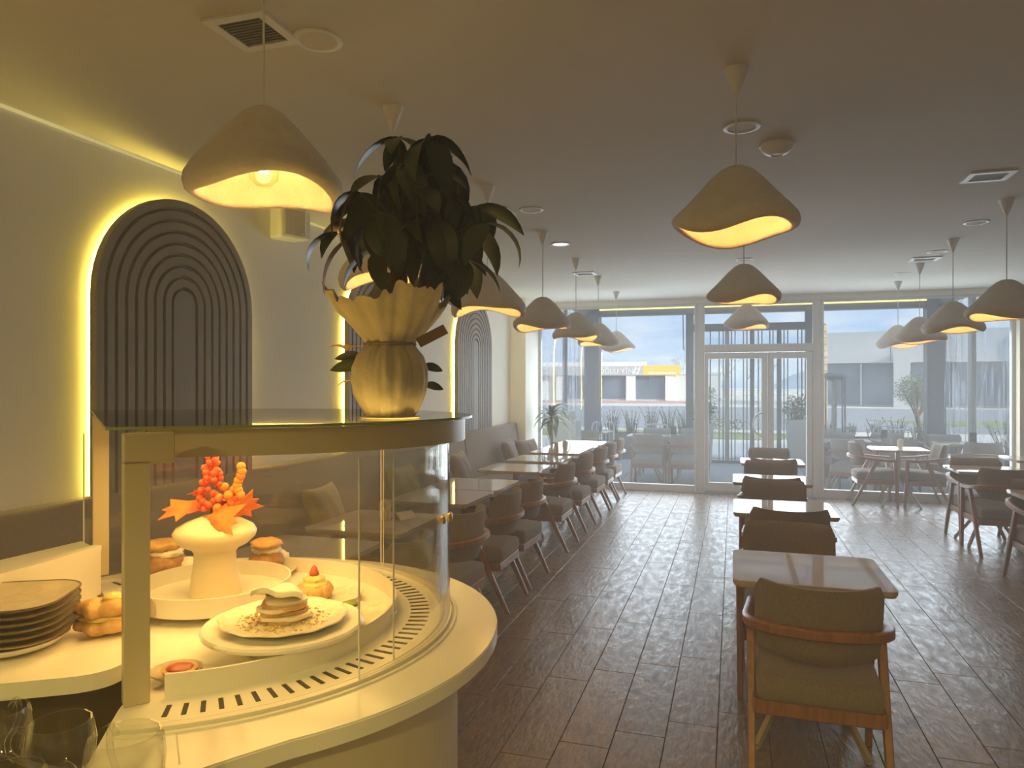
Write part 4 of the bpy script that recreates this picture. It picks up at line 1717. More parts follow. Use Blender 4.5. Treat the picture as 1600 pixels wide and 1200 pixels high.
CB, CHN = cup_mesh()
for (x, y, rz, sc, lb) in ((-0.800, 0.775, 150, 1.05, 'largest ribbed glass cup at the bottom, overlapping the counter edge'),
                           (-0.935, 0.790, 200, 0.95, 'ribbed glass cup next left of the largest cup'),
                           (-1.06, 0.790, 120, 0.95, 'ribbed glass cup in the middle of the machine top'),
                           (-1.20, 0.770, 170, 0.95, 'ribbed glass cup near the left photo edge'),
                           (-0.875, 0.665, 60, 0.95, 'ribbed glass cup in front of the largest cup, cut by the lower edge'),
                           (-1.00, 0.665, 20, 0.95, 'front ribbed glass cup cut by the lower photo edge'),
                           (-1.14, 0.655, 240, 0.95, 'front ribbed glass cup at the lower left corner')):
    t = thing('glass_cup', lb, 'glass cup', (x, y, 1.022), R(rz), 'glass cups on the machine')
    t.scale = (sc, sc, sc)
    obj('bowl', CB, parent=t)
    obj('handle', CHN, parent=t)

# ================================================================== WRAPPED PLANT ON THE CASE
ZT = 1.5085
t = thing('potted_money_tree', 'tall leafy potted tree wrapped in cream paper on the display case top', 'plant', (-0.882, 1.725, ZT), R(17.33))
m_ = MB()


def wrapfn(p, a):
    x, y, z = p
    rr_ = math.hypot(x, y)
    q = max(0.0, min(1.0, (z - 0.195) / 0.13))
    low = 1 - q
    nz = noise.noise(Vector((3.0 * math.cos(a), 3.0 * math.sin(a), 9.0 * z)))
    n2 = noise.noise(Vector((7.0 * math.cos(a) + 4, 7.0 * math.sin(a), 6.0 * z)))
    # gathered pleats below and above the tie, pointed corners on the collar
    gather = math.exp(-((z - 0.198) / 0.055) ** 2)
    n3 = noise.noise(Vector((11.0 * math.cos(a), 11.0 * math.sin(a) + 2, 14.0 * z)))
    pleat = (0.03 + 0.10 * gather) * (abs(math.sin(5.5 * a + 0.7 + 0.5 * nz)) - 0.4) + 0.045 * n2 + 0.035 * n3
    n4 = noise.noise(Vector((1.6 * math.cos(a) + 5.2, 1.6 * math.sin(a), 0.3)))
    corner = q * (0.38 * n4 + 0.10 * abs(math.sin(5 * a + 1.0 + 1.5 * nz)) - 0.02)
    k = 1 + pleat + corner + 0.07 * nz
    dz = q * (0.075 * n4 + 0.028 * n2 + 0.016 * n3)
    return (x * k, y * k, z + dz)


m_.lathe([(0.001, 0.0), (0.066, 0.0), (0.064, 0.006), (0.078, 0.03), (0.094, 0.065), (0.100, 0.10), (0.096, 0.135), (0.082, 0.168), (0.066, 0.188), (0.060, 0.198),
          (0.066, 0.208), (0.084, 0.230), (0.108, 0.262), (0.132, 0.296), (0.150, 0.325), (0.148, 0.327), (0.128, 0.298), (0.103, 0.264), (0.078, 0.232), (0.060, 0.209), (0.05, 0.198), (0.05, 0.17), (0.001, 0.17)], 120, fn=wrapfn)
m_.build('paper_wrap', 'paper', t, ang=50)
m_ = MB()
m_.lathe([(0.001, 0.0), (0.075, 0.0), (0.082, 0.004), (0.001, 0.006)], 24)
m_.build('paper_base', 'paper', t, ang=60)
# raised paper corner
m_ = MB()
m_.add([(-0.075, 0.03, 0.30), (-0.005, 0.05, 0.31), (-0.04, 0.045, 0.395), (-0.075, 0.034, 0.295), (-0.005, 0.054, 0.305), (-0.04, 0.049, 0.39)],
       [(0, 1, 2), (5, 4, 3), (0, 3, 4, 1), (1, 4, 5, 2), (2, 5, 3, 0)])
m_.build('paper_corner', 'paper', t, smooth=False)
for (a, b, w) in (((-0.02, 0.05, 0.30), (-0.005, 0.06, 0.40), 0.03), ((0.080, -0.035, 0.200), (0.150, 0.0, 0.240), 0.028)):
    m_ = MB()
    d = Vector(b) - Vector(a)
    sd = Vector((d.z, 0, -d.x)).normalized() * w
    A, B = Vector(a), Vector(b)
    th = Vector((0, 0.003, 0))
    q = [A - sd / 2, A + sd / 2, B + sd / 2, B - sd / 2]
    m_.add(q + [v + th for v in q], [(0, 1, 2, 3), (7, 6, 5, 4), (0, 4, 5, 1), (1, 5, 6, 2), (2, 6, 7, 3), (3, 7, 4, 0)])
    m_.build('brown_ribbon', 'ribbon', t, smooth=False)
m_ = MB()
m_.tube([(0.068 * math.cos(2 * PI * k / 28), 0.068 * math.sin(2 * PI * k / 28), 0.198 + 0.004 * math.sin(3 * k)) for k in range(28)], 0.0035, 6, closed=True)
m_.build('twine', 'twine', t)
m_ = MB()
for k in range(5):
    a = 2 * PI * k / 5
    m_.tube(catmull([(0.018 * math.cos(a), 0.018 * math.sin(a), 0.16), (0.016 * math.cos(a + 1.2), 0.016 * math.sin(a + 1.2), 0.30),
                     (0.016 * math.cos(a + 2.4), 0.016 * math.sin(a + 2.4), 0.42), (0.03 * math.cos(a + 3), 0.03 * math.sin(a + 3), 0.54)], 5), 0.0105, 8)
m_.v = [Vector((v.x + 0.035 * (v.z - 0.1) / 0.4, v.y, v.z)) for v in m_.v]
m_.build('trunk', 'bark', t)


def leaf_mesh(L, w, droop, fold=0.25, ns=7, name='leaf', tip=1.0):
    vs, fs = [], []
    ang = 0.0
    p = Vector((0, 0, 0))
    for k in range(ns + 1):
        u = k / ns
        ww = w * (math.sin(PI * min(1, u ** 0.85 * 0.97 + 0.03)) ** 0.9) * 0.5 + 0.0015
        if k == ns:
            ww = 0.0012
        up = Vector((0, -math.sin(ang), math.cos(ang)))
        c = p.copy()
        vs += [c + Vector((-ww, 0, 0)) + up * (fold * ww), c, c + Vector((ww, 0, 0)) + up * (fold * ww)]
        ang -= droop / ns
        p = p + Vector((0, math.cos(ang), math.sin(ang))) * (L / ns)
    n = len(vs)
    vs2 = [v - Vector((0, 0, 0.0012)) for v in vs]
    for k in range(ns):
        a = 3 * k
        fs += [(a, a + 1, a + 4, a + 3), (a + 1, a + 2, a + 5, a + 4)]
        fs += [(n + a, n + a + 3, n + a + 4, n + a + 1), (n + a + 1, n + a + 4, n + a + 5, n + a + 2)]
    m2 = MB()
    m2.add(vs + vs2, fs)
    return m2.mesh(name, ang=80)


def leafset(mt, sizes):
    out = []
    for (L, w, d) in sizes:
        me = leaf_mesh(L, w, d)
        me.materials.append(MATS[mt])
        out.append(me)
    return out


LV = leafset('leaf', [(0.17, 0.066, 1.1), (0.15, 0.058, 0.8), (0.19, 0.070, 1.4), (0.12, 0.045, 0.6), (0.16, 0.074, 1.6)])
LVD = leafset('leaf_dry', [(0.17, 0.040, 0.9)])
# whorl centres: (right, depth, up) in metres from the pot base
HUBS = [(0.020, 0.00, 0.755, 5), (0.110, -0.02, 0.745, 6), (0.155, 0.05, 0.705, 4), (-0.030, 0.03, 0.66, 5), (0.045, -0.05, 0.67, 6), (0.115, 0.02, 0.665, 6),
        (-0.075, -0.02, 0.60, 6), (-0.090, 0.06, 0.545, 5), (0.02, 0.06, 0.60, 6), (0.08, -0.09, 0.59, 6), (0.165, -0.01, 0.60, 6), (0.235, 0.02, 0.575, 6),
        (0.205, 0.08, 0.53, 5), (-0.015, -0.08, 0.535, 6), (0.055, 0.0, 0.54, 6), (0.13, -0.05, 0.525, 6), (0.19, -0.03, 0.425, 5), (0.10, 0.07, 0.47, 5),
        (-0.13, 0.0, 0.50, 3), (0.15, 0.06, 0.46, 5), (0.00, 0.02, 0.47, 5), (0.26, -0.02, 0.52, 3)]
rl = random.Random(12)
mp_ = MB()
for hi, (x, y, z, nl) in enumerate(HUBS):
    root = Vector((0.05 + 0.01 * math.sin(hi), 0.01 * math.cos(hi), 0.36 + 0.16 * rl.random()))
    mid = (root + Vector((x, y, z))) / 2 + Vector((0, 0, 0.035))
    mp_.tube(catmull([root, mid, (x, y, z)], 4), 0.0028, 5)
    out = math.atan2(y, x - 0.05)
    for k in range(nl):
        a = out + 2 * PI * (k + 0.3 * rl.random()) / nl
        pitch = R(rl.uniform(-68, 6))
        o = obj('leaf', rl.choice(LV), parent=t, loc=(x, y, z))
        o.rotation_euler = (pitch, rl.uniform(-0.35, 0.35), a - PI / 2)
        s_ = rl.uniform(0.78, 1.12)
        o.scale = (s_, s_, s_)
mp_.build('petiole', 'leaf', t)
for (x, y, z, a, pt) in ((-0.075, -0.05, 0.60, 200, -45), (-0.11, -0.02, 0.475, 190, -40)):
    obj('leaf', LVD[0], parent=t, loc=(x, y, z), rot=(R(pt), 0.2, R(a - 90)))
# small flower and leaves tucked behind the wrap
for (x, y, z, a, pt, sc) in ((-0.085, 0.05, 0.165, 165, 20, 0.55), (-0.085, 0.06, 0.145, 175, 0, 0.62), (-0.06, 0.07, 0.15, 150, 40, 0.5), (0.08, 0.05, 0.14, 10, 0, 0.45), (0.085, 0.05, 0.09, -10, -10, 0.4)):
    o = obj('leaf', LV[1], parent=t, loc=(x, y, z), rot=(R(pt), 1.15, R(a - 90)))
    o.scale = (sc, sc, sc)
PET = leaf_mesh(0.05, 0.022, 0.9, name='petal')
PET.materials.append(MATS['petal'])
for k in range(5):
    obj('petal', PET, parent=t, loc=(-0.125, 0.03, 0.185), rot=(R(40), 0, k * 1.256))
obj('petal', PET, parent=t, loc=(-0.10, 0.03, 0.10), rot=(R(15), 0, R(85)))

# ------------------------------------------------------------------ dracaena by the window
t = thing('potted_dracaena', 'green arching dracaena in a pot at the window end of the bench', 'plant', (-2.62, 10.38, 0))
m_ = MB()
m_.lathe([(0.001, 0), (0.11, 0), (0.15, 0.30), (0.155, 0.31), (0.14, 0.31), (0.13, 0.27), (0.001, 0.27)], 24)
m_.build('pot', 'planter_grey', t)
m_ = MB()
m_.tube([(0, 0, 0.25), (0.01, 0, 0.65), (0, 0.0, 1.12)], 0.022, 8)
m_.tube([(0.03, 0.02, 0.25), (0.06, 0.02, 0.45), (0.07, 0.02, 0.62)], 0.016, 8)
m_.build('trunk', 'bark', t)
DL = []
for (L, w, d) in ((0.44, 0.090, 1.7), (0.38, 0.082, 1.3), (0.48, 0.088, 2.0), (0.30, 0.07, 0.9)):
    me = leaf_mesh(L, w, d, fold=0.35, ns=9)
    me.materials.append(MATS['leaf_soft'])
    DL.append(me)
rl = random.Random(5)
for k in range(30):
    a = k * 2.399
    lv = k / 30
    o = obj('leaf', DL[k % 4], parent=t, loc=(0, 0, 1.02 + 0.14 * lv), rot=(R(12 + 62 * lv), 0, a))
    if math.sin(a) > 0.3:               # shorter leaves towards the wall
        o.scale = (0.8, 0.62, 0.8)
for k in range(10):
    a = k * 2.399
    o = obj('leaf', DL[3], parent=t, loc=(0.07, 0.02, 0.58 + 0.01 * k), rot=(R(10 + 5 * k), 0, a))
    o.scale = (0.5, 0.5, 0.5)

# ================================================================== VERANDA OUTSIDE THE GLASS FRONT
YV = 15.0
VXL, VXR = -3.03, 3.74
mb = MB()
mb.box(-3.3, 4.0, YF + 0.05, YV + 0.2, -0.12, -0.01)
terr = mb.build('floor_terrace', 'terrace', smooth=False, kind='structure')
m_ = MB()
m_.box(-0.295, 0.295, -0.295, 0.295, -0.01, 0.0)
tl = m_.mesh('tile', smooth=False)
tl.materials.append(MATS['terrace'])
for i in range(12):
    for j in range(7):
        obj('tile', tl, parent=terr, loc=(-3.0 + 0.6 * (i + 0.5), YF + 0.10 + 0.6 * (j + 0.5), 0))
mb = MB()
mb.box(-3.3, 4.0, YF + 0.06, YV + 0.35, 3.25, 3.262)
rf = mb.build('ceiling_terrace', 'pane', smooth=False, kind='structure')
for k in range(6):
    m_ = MB()
    x = VXL + (VXR - VXL - 0.08) * k / 5
    m_.box(x, x + 0.08, YF + 0.06, YV + 0.3, 3.262, 3.36)
    m_.build('rafter', 'dark_metal', rf, smooth=False)
v = bpy.data.objects.new('trim_2', None)
C.objects.link(v)
v['kind'] = 'structure'


def vbox(nm, x0, x1, y0, y1, z0, z1, mt='dark_metal', par=None):
    m2 = MB()
    m2.rbox(x0, x1, y0, y1, z0, z1, 0.006, 1)
    return m2.build(nm, mt, par or v, smooth=False)


vbox('corner_post', VXL, -2.72, YV - 0.15, YV + 0.15, 0, 3.24)
vbox('corner_post', 3.43, VXR, YV - 0.15, YV + 0.15, 0, 3.24)
vbox('post', -0.93, -0.78, YV - 0.08, YV + 0.08, 0, 3.03)
vbox('post', 1.34, 1.50, YV - 0.08, YV + 0.08, 0, 3.03)
vbox('beam', -2.72, 3.43, YV - 0.12, YV + 0.12, 3.03, 3.24)
vbox('side_beam', VXL, VXL + 0.12, YF + 0.1, YV - 0.15, 3.05, 3.24)
vbox('side_beam', VXR - 0.12, VXR, YF + 0.1, YV - 0.15, 3.05, 3.24)
vbox('side_post', VXL, VXL + 0.07, 12.86, 12.98, 0, 3.05)
vbox('side_post', VXR - 0.07, VXR, 13.15, 13.33, 0, 3.05, 'alu')
vbox('low_rail', VXL, VXL + 0.06, YF + 0.1, YV - 0.15, 0, 0.10)
vbox('low_rail', VXR - 0.06, VXR, YF + 0.1, YV - 0.15, 0, 0.10)
m_ = MB()
m_.box(-2.70, 3.42, YV - 0.145, YV - 0.122, 3.15, 3.175)
m_.build('led_strip', 'led_out', v, smooth=False)
for (x, sy) in ((VXL + 0.035, 0), (VXR - 0.035, 1)):
    # hanging clear weather sheets, slightly wavy
    for (ya, yb) in (((YF + 0.12, 12.86), (12.98, YV - 0.16)) if not sy else ((YF + 0.12, 13.15), (13.33, YV - 0.16))):
        n = 26
        vs, fs = [], []
        for k in range(n + 1):
            y = ya + (yb - ya) * k / n
            for (z, am) in ((0.10, 1.0), (1.1, 0.8), (2.1, 0.6), (3.05, 0.15)):
                vs.append((x + 0.02 * am * math.sin(k * 1.1 + z * 2) + 0.012 * am * math.sin(k * 2.7 + z), y, z))
        for k in range(n):
            for q in range(3):
                a = 4 * k + q
                fs.append((a, a + 4, a + 5, a + 1))
        m_ = MB()
        m_.add(vs, fs)
        m_.build('clear_sheet', 'clear_sheet', v, ang=80)

# slatted sliding doors in the outer wall
t = thing('slatted_terrace_door', 'glazed terrace door with thin vertical bars behind the entrance', 'door', (0.28, YV, 0))


def px15(px):
    return -0.148 + (px - 1134) * 0.01232 - 0.28


vb = lambda nm, x0, x1, z0, z1, d=0.03, mt='dark_metal': vbox(nm, x0, x1, -d, d, z0, z1, mt, t)
vb('head_rail', -1.06, 1.06, 2.67, 2.82, 0.05)
vb('bottom_rail', -1.06, 1.06, 0.0, 0.06, 0.04)
for p in (1136, 1175, 1216):
    vb('stile', px15(p) - 0.042, px15(p) + 0.042, 0.06, 2.67, 0.03, 'alu' if p == 1136 else 'dark_metal')
for p in (1109.5, 1123.5, 1130, 1143, 1148.5, 1161.5, 1167, 1184.5, 1190, 1202, 1207, 1223.5, 1229, 1244, 1250):
    vb('bar', px15(p) - 0.011, px15(p) + 0.011, 0.06, 2.67, 0.014)
m_ = MB()
m_.box(-1.06, 1.06, 0.016, 0.024, 0.06, 2.67)
m_.build('pane', 'pane', t, smooth=False)

for (x, lb) in ((-2.66, 'thin blind rod hanging by the left veranda corner post'), (-0.98, 'thin blind rod hanging left of the glass door'),
                (1.60, 'thin blind rod hanging right of the glass door'), (3.36, 'thin blind rod hanging by the right veranda corner post')):
    m_ = MB()
    m_.tube([(0, 0, 0.0), (0.012, 0, -0.72)], 0.011, 6)
    m_.tube([(0.012, 0, -0.72), (0.03, 0, -0.74), (0.03, 0, -0.76)], 0.008, 6)
    o = m_.build('blind_rod', 'dark_metal', loc=(x, YV - 0.19, 3.03))
    tag(o, lb, 'blind rod', 'blind rods in the veranda')

GO = 'armchairs on the veranda'
GOT = 'tables on the veranda'
chair(-1.285, 11.42, R(0), 'veranda armchair just outside the left window, nearer the bench', GO, CH_OUT)
chair(-0.70, 11.42, R(0), 'veranda armchair just outside the left window, nearer the door', GO, CH_OUT)
table(-1.36, 12.0, 'white veranda table beyond the two grey armchairs, left half', GOT)
table(-0.70, 12.0, 'white veranda table beyond the two grey armchairs, right half', GOT)
chair(-1.30, 12.62, R(180), 'veranda armchair facing in across the left veranda table', GO, CH_OUT)
chair(-0.66, 12.62, R(180), 'veranda armchair facing in near the door post', GO, CH_OUT)
table(-2.42, 12.62, 'white veranda table at the far left by the clear sheet', GOT)
chair(-2.42, 12.05, R(0), 'veranda armchair at the far left table', GO, CH_OUT)
chair(1.62, 11.22, R(-25), 'veranda armchair just outside the right window, beside the door post', GO, CH_OUT)
table(1.64, 11.80, 'white veranda table nearest the door in the right half', GOT)
chair(1.60, 12.32, R(180), 'veranda armchair behind the table nearest the door', GO, CH_OUT)
chair(2.27, 11.52, R(0), 'veranda armchair behind the right window table', GO, CH_OUT)
table(2.34, 11.95, 'white veranda table in the middle of the right half', GOT)
chair(2.34, 12.42, R(180), 'veranda armchair facing in at the middle right veranda table', GO, CH_OUT)
chair(3.20, 11.16, R(3), 'veranda armchair at the right end outside the window', GO, CH_OUT)
table(3.10, 11.70, 'white veranda table at the right end, lit from outside', GOT)
chair(3.10, 12.28, R(180), 'veranda armchair facing in at the right end table', GO, CH_OUT)


def tube_chair(x, y, rz, label):
    t = thing('tubular_chair', label, 'chair', (x, y, 0), rz, 'white tube chairs on the veranda')
    m_ = MB()
    m_.tube(catmull([(-0.22, -0.20, 0.44), (-0.225, -0.24, 0.66), (-0.20, -0.26, 0.80), (-0.12, -0.265, 0.835), (0.12, -0.265, 0.835), (0.20, -0.26, 0.80), (0.225, -0.24, 0.66), (0.22, -0.20, 0.44)], 4), 0.013, 8)
    m_.build('back_frame', 'white_metal', t)
    for k in range(5):
        xx = -0.13 + 0.065 * k
        m2 = MB()
        m2.tube([(xx, -0.20, 0.45), (xx, -0.255, 0.82)], 0.006, 6)
        m2.build('back_rod', 'white_metal', t)
    m_ = MB()
    m_.rbox(-0.22, 0.22, -0.22, 0.22, 0.435, 0.47, 0.014, 2)
    m_.build('seat', 'fabric_out', t)
    for sx in (-1, 1):
        for sy in (-1, 1):
            m2 = MB()
            m2.tube([(0.20 * sx, 0.20 * sy, 0.44), (0.225 * sx, 0.225 * sy, 0)], 0.012, 8)
            m2.build('leg', 'white_metal', t)


tube_chair(-2.50, 13.9, R(180), 'white tube chair at the far left of the veranda')
tube_chair(-1.39, 13.35, R(180), 'white tube chair far behind the left veranda tables')
tube_chair(2.64, 14.0, R(180), 'white tube chair farthest back in the right half')
tube_chair(2.65, 13.0, R(180), 'white tube chair in front of the farthest one')

# cabinet by the left window
t = thing('server_cabinet', 'pale cabinet with drawers outside the left window behind the dracaena', 'cabinet', (-2.62, 11.42, 0))
m_ = MB()
m_.rbox(-0.20, 0.10, -0.20, 0.20, 0, 1.155, 0.006, 1)
m_.build('tall_body', 'planter_white', t, smooth=False)
m_ = MB()
m_.rbox(0.102, 0.20, -0.22, 0.20, 0, 1.01, 0.006, 1)
m_.build('drawer_body', 'white_metal', t, smooth=False)
for k in range(4):
    m_ = MB()
    m_.box(0.108, 0.196, -0.228, -0.221, 0.05 + 0.235 * k, 0.27 + 0.235 * k)
    d = m_.build('drawer', 'white_metal', t, smooth=False)
    m_ = MB()
    m_.box(0.135, 0.168, -0.234, -0.229, 0.20 + 0.235 * k, 0.21 + 0.235 * k)
    m_.build('handle', 'alu', d, smooth=False)


def menu_stand(x, y, label):
    t = thing('menu_stand', label, 'menu stand', (x, y, 0.75), 0, 'menu stands on the veranda tables')
    m_ = MB()
    m_.rbox(-0.045, 0.045, -0.03, 0.03, 0.0, 0.012, 0.003, 1)
    m_.build('base', 'dark_plastic', t)
    m_ = MB()
    m_.rbox(-0.045, 0.045, -0.005, 0.005, 0.012, 0.15, 0.003, 1)
    m_.build('panel', 'dark_plastic', t)


menu_stand(-0.95, 12.1, 'dark menu stand on the left veranda tables')
menu_stand(2.20, 12.05, 'dark menu stand on the middle right veranda table')
menu_stand(3.30, 11.75, 'dark menu stand on the right end veranda table')
t = thing('spray_bottle', 'blue pump bottle on the far left veranda table', 'bottle', (-2.26, 12.55, 0.75))
m_ = MB()
m_.lathe([(0.03, 0), (0.032, 0.09), (0.014, 0.115), (0.012, 0.13)], 14)
m_.build('bottle_body', 'blue_plastic', t)
m_ = MB()
m_.lathe([(0.012, 0.128), (0.012, 0.15), (0.005, 0.152), (0.005, 0.175)], 10)
m_.box(-0.035, 0.008, -0.007, 0.007, 0.172, 0.184)
m_.build('pump_head', 'blue_plastic', t)

# patio heater
t = thing('patio_heater', 'tall patio heater with a flat dome outside the right window', 'heater', (1.66, 13.35, 0))
m_ = MB()
m_.lathe([(0.24, 1.715), (0.235, 1.735), (0.20, 1.765), (0.12, 1.795), (0.04, 1.805), (0.001, 1.806)], 28)
m_.build('reflector', 'dark_metal', t)
m_ = MB()
m_.lathe([(0.11, 1.66), (0.12, 1.68), (0.11, 1.715)], 20)
m_.build('burner', 'alu', t)
for sx in (-1, 1):
    for sy in (-1, 1):
        m_ = MB()
        m_.tube([(0.15 * sx, 0.15 * sy, 0.60), (0.15 * sx, 0.15 * sy, 1.72)], 0.013, 6)
        m_.build('rod', 'dark_metal', t)
m_ = MB()
m_.lathe([(0.042, 0.60), (0.042, 1.67)], 16)
m_.build('flame_tube', 'alu', t)
m_ = MB()
m_.rbox(-0.20, 0.20, -0.20, 0.20, 0.0, 0.60, 0.012, 1)
m_.build('base_cabinet', 'dark_metal', t)

# planters and plants along the outer wall


def blades(nb, h, spread, w, seed, lean=0.35):
    rr_ = random.Random(seed)
    m2 = MB()
    for k in range(nb):
        a = rr_.uniform(0, 6.28)
        r0 = spread * 0.35 * rr_.random()
        hh = h * rr_.uniform(0.55, 1.0)
        ln = lean * rr_.uniform(0.3, 1.0)
        b = Vector((r0 * math.cos(a), r0 * math.sin(a), 0))
        ps = [b, b + Vector((ln * hh * 0.35 * math.cos(a), ln * hh * 0.35 * math.sin(a), hh * 0.55)), b + Vector((ln * hh * math.cos(a), ln * hh * math.sin(a), hh))]
        ps = catmull(ps, 3)
        m2.tube(ps, w, 4, scales=[1 - 0.85 * i / (len(ps) - 1) for i in range(len(ps))])
        # short side leaves
        for q in range(4):
            p = ps[2 + q % (len(ps) - 3)]
            a2 = rr_.uniform(0, 6.28)
            d = Vector((math.cos(a2), math.sin(a2), 0.9)) * (0.07 * hh)
            s_ = Vector((-math.sin(a2), math.cos(a2), 0)) * w * 1.2
            m2.add([p - s_, p + s_, p + d], [(0, 1, 2)])
    return m2


def bush(nl, r, sz, seed, sc=(1, 1, 0.8)):
    rr_ = random.Random(seed)
    m2 = MB()
    for k in range(nl):
        d = Vector((rr_.gauss(0, 1), rr_.gauss(0, 1), rr_.gauss(0, 1))).normalized()
        q = r * rr_.uniform(0.45, 1.0) * (1 + 0.2 * math.sin(5 * d.x + seed) * math.cos(4 * d.y))
        p = Vector((d.x * q * sc[0], d.y * q * sc[1], d.z * q * sc[2]))
        u = Vector((rr_.gauss(0, 1), rr_.gauss(0, 1), rr_.gauss(0, 1))).normalized()
        w_ = d.cross(u).normalized()
        s_ = sz * rr_.uniform(0.6, 1.2)
        m2.add([p, p + u * s_ + w_ * s_ * 0.35, p + u * s_ * 2, p + u * s_ - w_ * s_ * 0.35], [(0, 1, 2, 3)])
    return m2


m_ = MB()
pl_l = thing('long_planter', 'long dark planter box outside the left veranda wall', 'planter', (-1.82, 15.75, 0))
m_.rbox(-0.95, 0.95, -0.25, 0.25, -0.1, 0.52, 0.01, 1)
m_.build('box', 'planter_grey', pl_l, smooth=False)
m_ = MB()
m_.box(-0.92, 0.92, -0.22, 0.22, 0.52, 0.53)
m_.build('soil', 'soil', pl_l, smooth=False)
pl_r = thing('long_planter', 'long dark planter box outside the right veranda wall', 'planter', (2.60, 15.75, 0))
m_ = MB()
m_.rbox(-0.95, 1.15, -0.25, 0.25, -0.1, 0.52, 0.01, 1)
m_.build('box', 'planter_grey', pl_r, smooth=False)
m_ = MB()
m_.box(-0.92, 1.12, -0.22, 0.22, 0.52, 0.53)
m_.build('soil', 'soil', pl_r, smooth=False)


def clump(x, y, z, h, label, seed, nb=22, mt='leaf_grey'):
    t = thing('spiky_shrub', label, 'plant', (x, y, z), 0, 'spiky shrubs in the outdoor planters')
    blades(nb, h, 0.35, 0.011, seed, 0.42).build('stems', mt, t, smooth=False)
    m2 = bush(90, 0.16, 0.03, seed, (1.2, 1, 0.8))
    for q in m2.v:
        q.z += 0.12
    m2.build('foliage', mt, t, smooth=False)


PLN = ['leftmost', 'second from left', 'third from left', 'fourth from left', 'rightmost']
for k, (x, h) in enumerate(((-2.58, 0.62), (-2.15, 0.52), (-1.72, 0.62), (-1.35, 0.66), (-1.0, 0.55))):
    clump(x, 15.75, 0.53, h, 'spiky grey-green shrub, %s in the left outdoor planter' % PLN[k], 20 + k)
for k, (x, h) in enumerate(((1.85, 0.36), (2.25, 0.34), (2.70, 0.40), (3.10, 0.46), (3.5, 0.36))):
    clump(x, 15.75, 0.53, h, 'grey-green shrub, %s in the right outdoor planter' % PLN[k], 40 + k, 18)
for k, x in enumerate((4.7, 5.8, 6.9, -3.8, -4.9)):
    clump(x, 14.8 if x > 0 else 15.6, -0.05, 1.25, 'tall reed clump beyond the %s side sheet, %s' % ('right' if x > 0 else 'left', ['nearest the post', 'in the middle', 'farthest right', 'nearer', 'farther left'][k]), 60 + k, 34)


def tall_planter(x, y, label, seed, zs=1.0):
    t = thing('tall_planter', label, 'plant', (x, y, 0), 0.2, 'tall planters at the terrace door')
    m_ = MB()
    n4 = []
    for (w, z) in ((0.12, 0.0), (0.17, 0.92 * zs), (0.155, 0.92 * zs), (0.14, 0.86 * zs)):
        n4.append([(-w, -w, z), (w, -w, z), (w, w, z), (-w, w, z)])
    vs = [p for q in n4 for p in q]
    fs = [(3, 2, 1, 0), (12, 13, 14, 15)]
    for l_ in range(3):
        for i in range(4):
            j = (i + 1) % 4
            fs.append((l_ * 4 + i, l_ * 4 + j, l_ * 4 + 4 + j, l_ * 4 + 4 + i))
    m_.add(vs, fs)
    m_.build('planter_box', 'planter_white', t, smooth=False)
    m2 = bush(420, 0.27, 0.045, seed, (1, 1, 1.05))
    for q in m2.v:
        q.z += 0.92 * zs + 0.22
    m2.build('foliage', 'leaf_grey', t, smooth=False)
    m3 = blades(16, 0.42, 0.3, 0.008, seed, 0.5)
    for q in m3.v:
        q.z += 0.88 * zs
    m3.build('stems', 'leaf_grey', t, smooth=False)


tall_planter(1.16, 14.60, 'tall white tapered planter with a bush right of the terrace door', 3)
tall_planter(-0.56, 14.60, 'tall white tapered planter with a bush left of the terrace door', 4, 0.9)
t = thing('slatted_tub', 'pale slatted tub below the patio heater', 'planter', (1.84, 14.45, 0))
for k in range(7):
    m_ = MB()
    x0 = -0.19 + 0.0543 * k
    m_.box(x0 + 0.003, x0 + 0.0513, -0.16, -0.14, 0.30, 0.78)
    m_.build('slat', 'planter_white', t, smooth=False)
m_ = MB()
m_.box(-0.19, 0.19, -0.138, 0.16, 0.0, 0.77)
m_.build('tub_body', 'planter_grey', t, smooth=False)

# small round tree outside
t = thing('round_tree', 'small round-crowned tree beyond the right veranda post', 'tree', (4.04, 18.2, -0.1))
m_ = MB()
m_.tube(catmull([(0.05, 0, 0), (0.03, 0, 0.5), (-0.05, 0, 1.0)], 4), 0.05, 8)
for (x, z) in ((-0.35, 1.55), (0.30, 1.5), (-0.05, 1.75), (0.15, 1.8), (-0.2, 1.4)):
    m_.tube(catmull([(-0.04, 0, 0.9), (x * 0.5, 0.05, 1.25), (x, 0.1 * x, z)], 4), 0.022, 6)
m_.build('trunk', 'bark', t)
m2 = bush(2600, 0.50, 0.032, 77, (1.0, 1.0, 0.82))
for q in m2.v:
    q.z += 1.58
    q.x -= 0.05
m2.build('crown', 'leaf_grey', t, smooth=False)

# ================================================================== GROUND, STREET, BUILDINGS
mb = MB()
mb.box(-160, 160, YV + 0.2, 300, -0.4, -0.12)
mb.build('ground', 'pavement', smooth=False, kind='structure')


def patch(name, poly, z, mt):
    m2 = MB()
    m2.prism(poly, -0.119, z)
    return m2.build(name, mt, smooth=False, kind='structure')


patch('street', [(-120, 29), (120, 27), (120, 50), (-120, 60)], -0.105, 'asphalt')
patch('lawn', [(-40, 23.5), (1.2, 23.0), (3.5, 26.0), (-40, 28.0)], -0.10, 'grass')
patch('yard', [(-40, 17.0), (7.0, 17.0), (5.0, 21.5), (-40, 21.8)], -0.10, 'terrace')
patch('red_pavement', [(-60, 62), (-3, 64), (-3, 71.5), (-60, 70)], -0.09, 'red_pavement')
patch('verge', [(10, 30.5), (70, 33), (70, 40), (6, 37)], -0.095, 'grass')

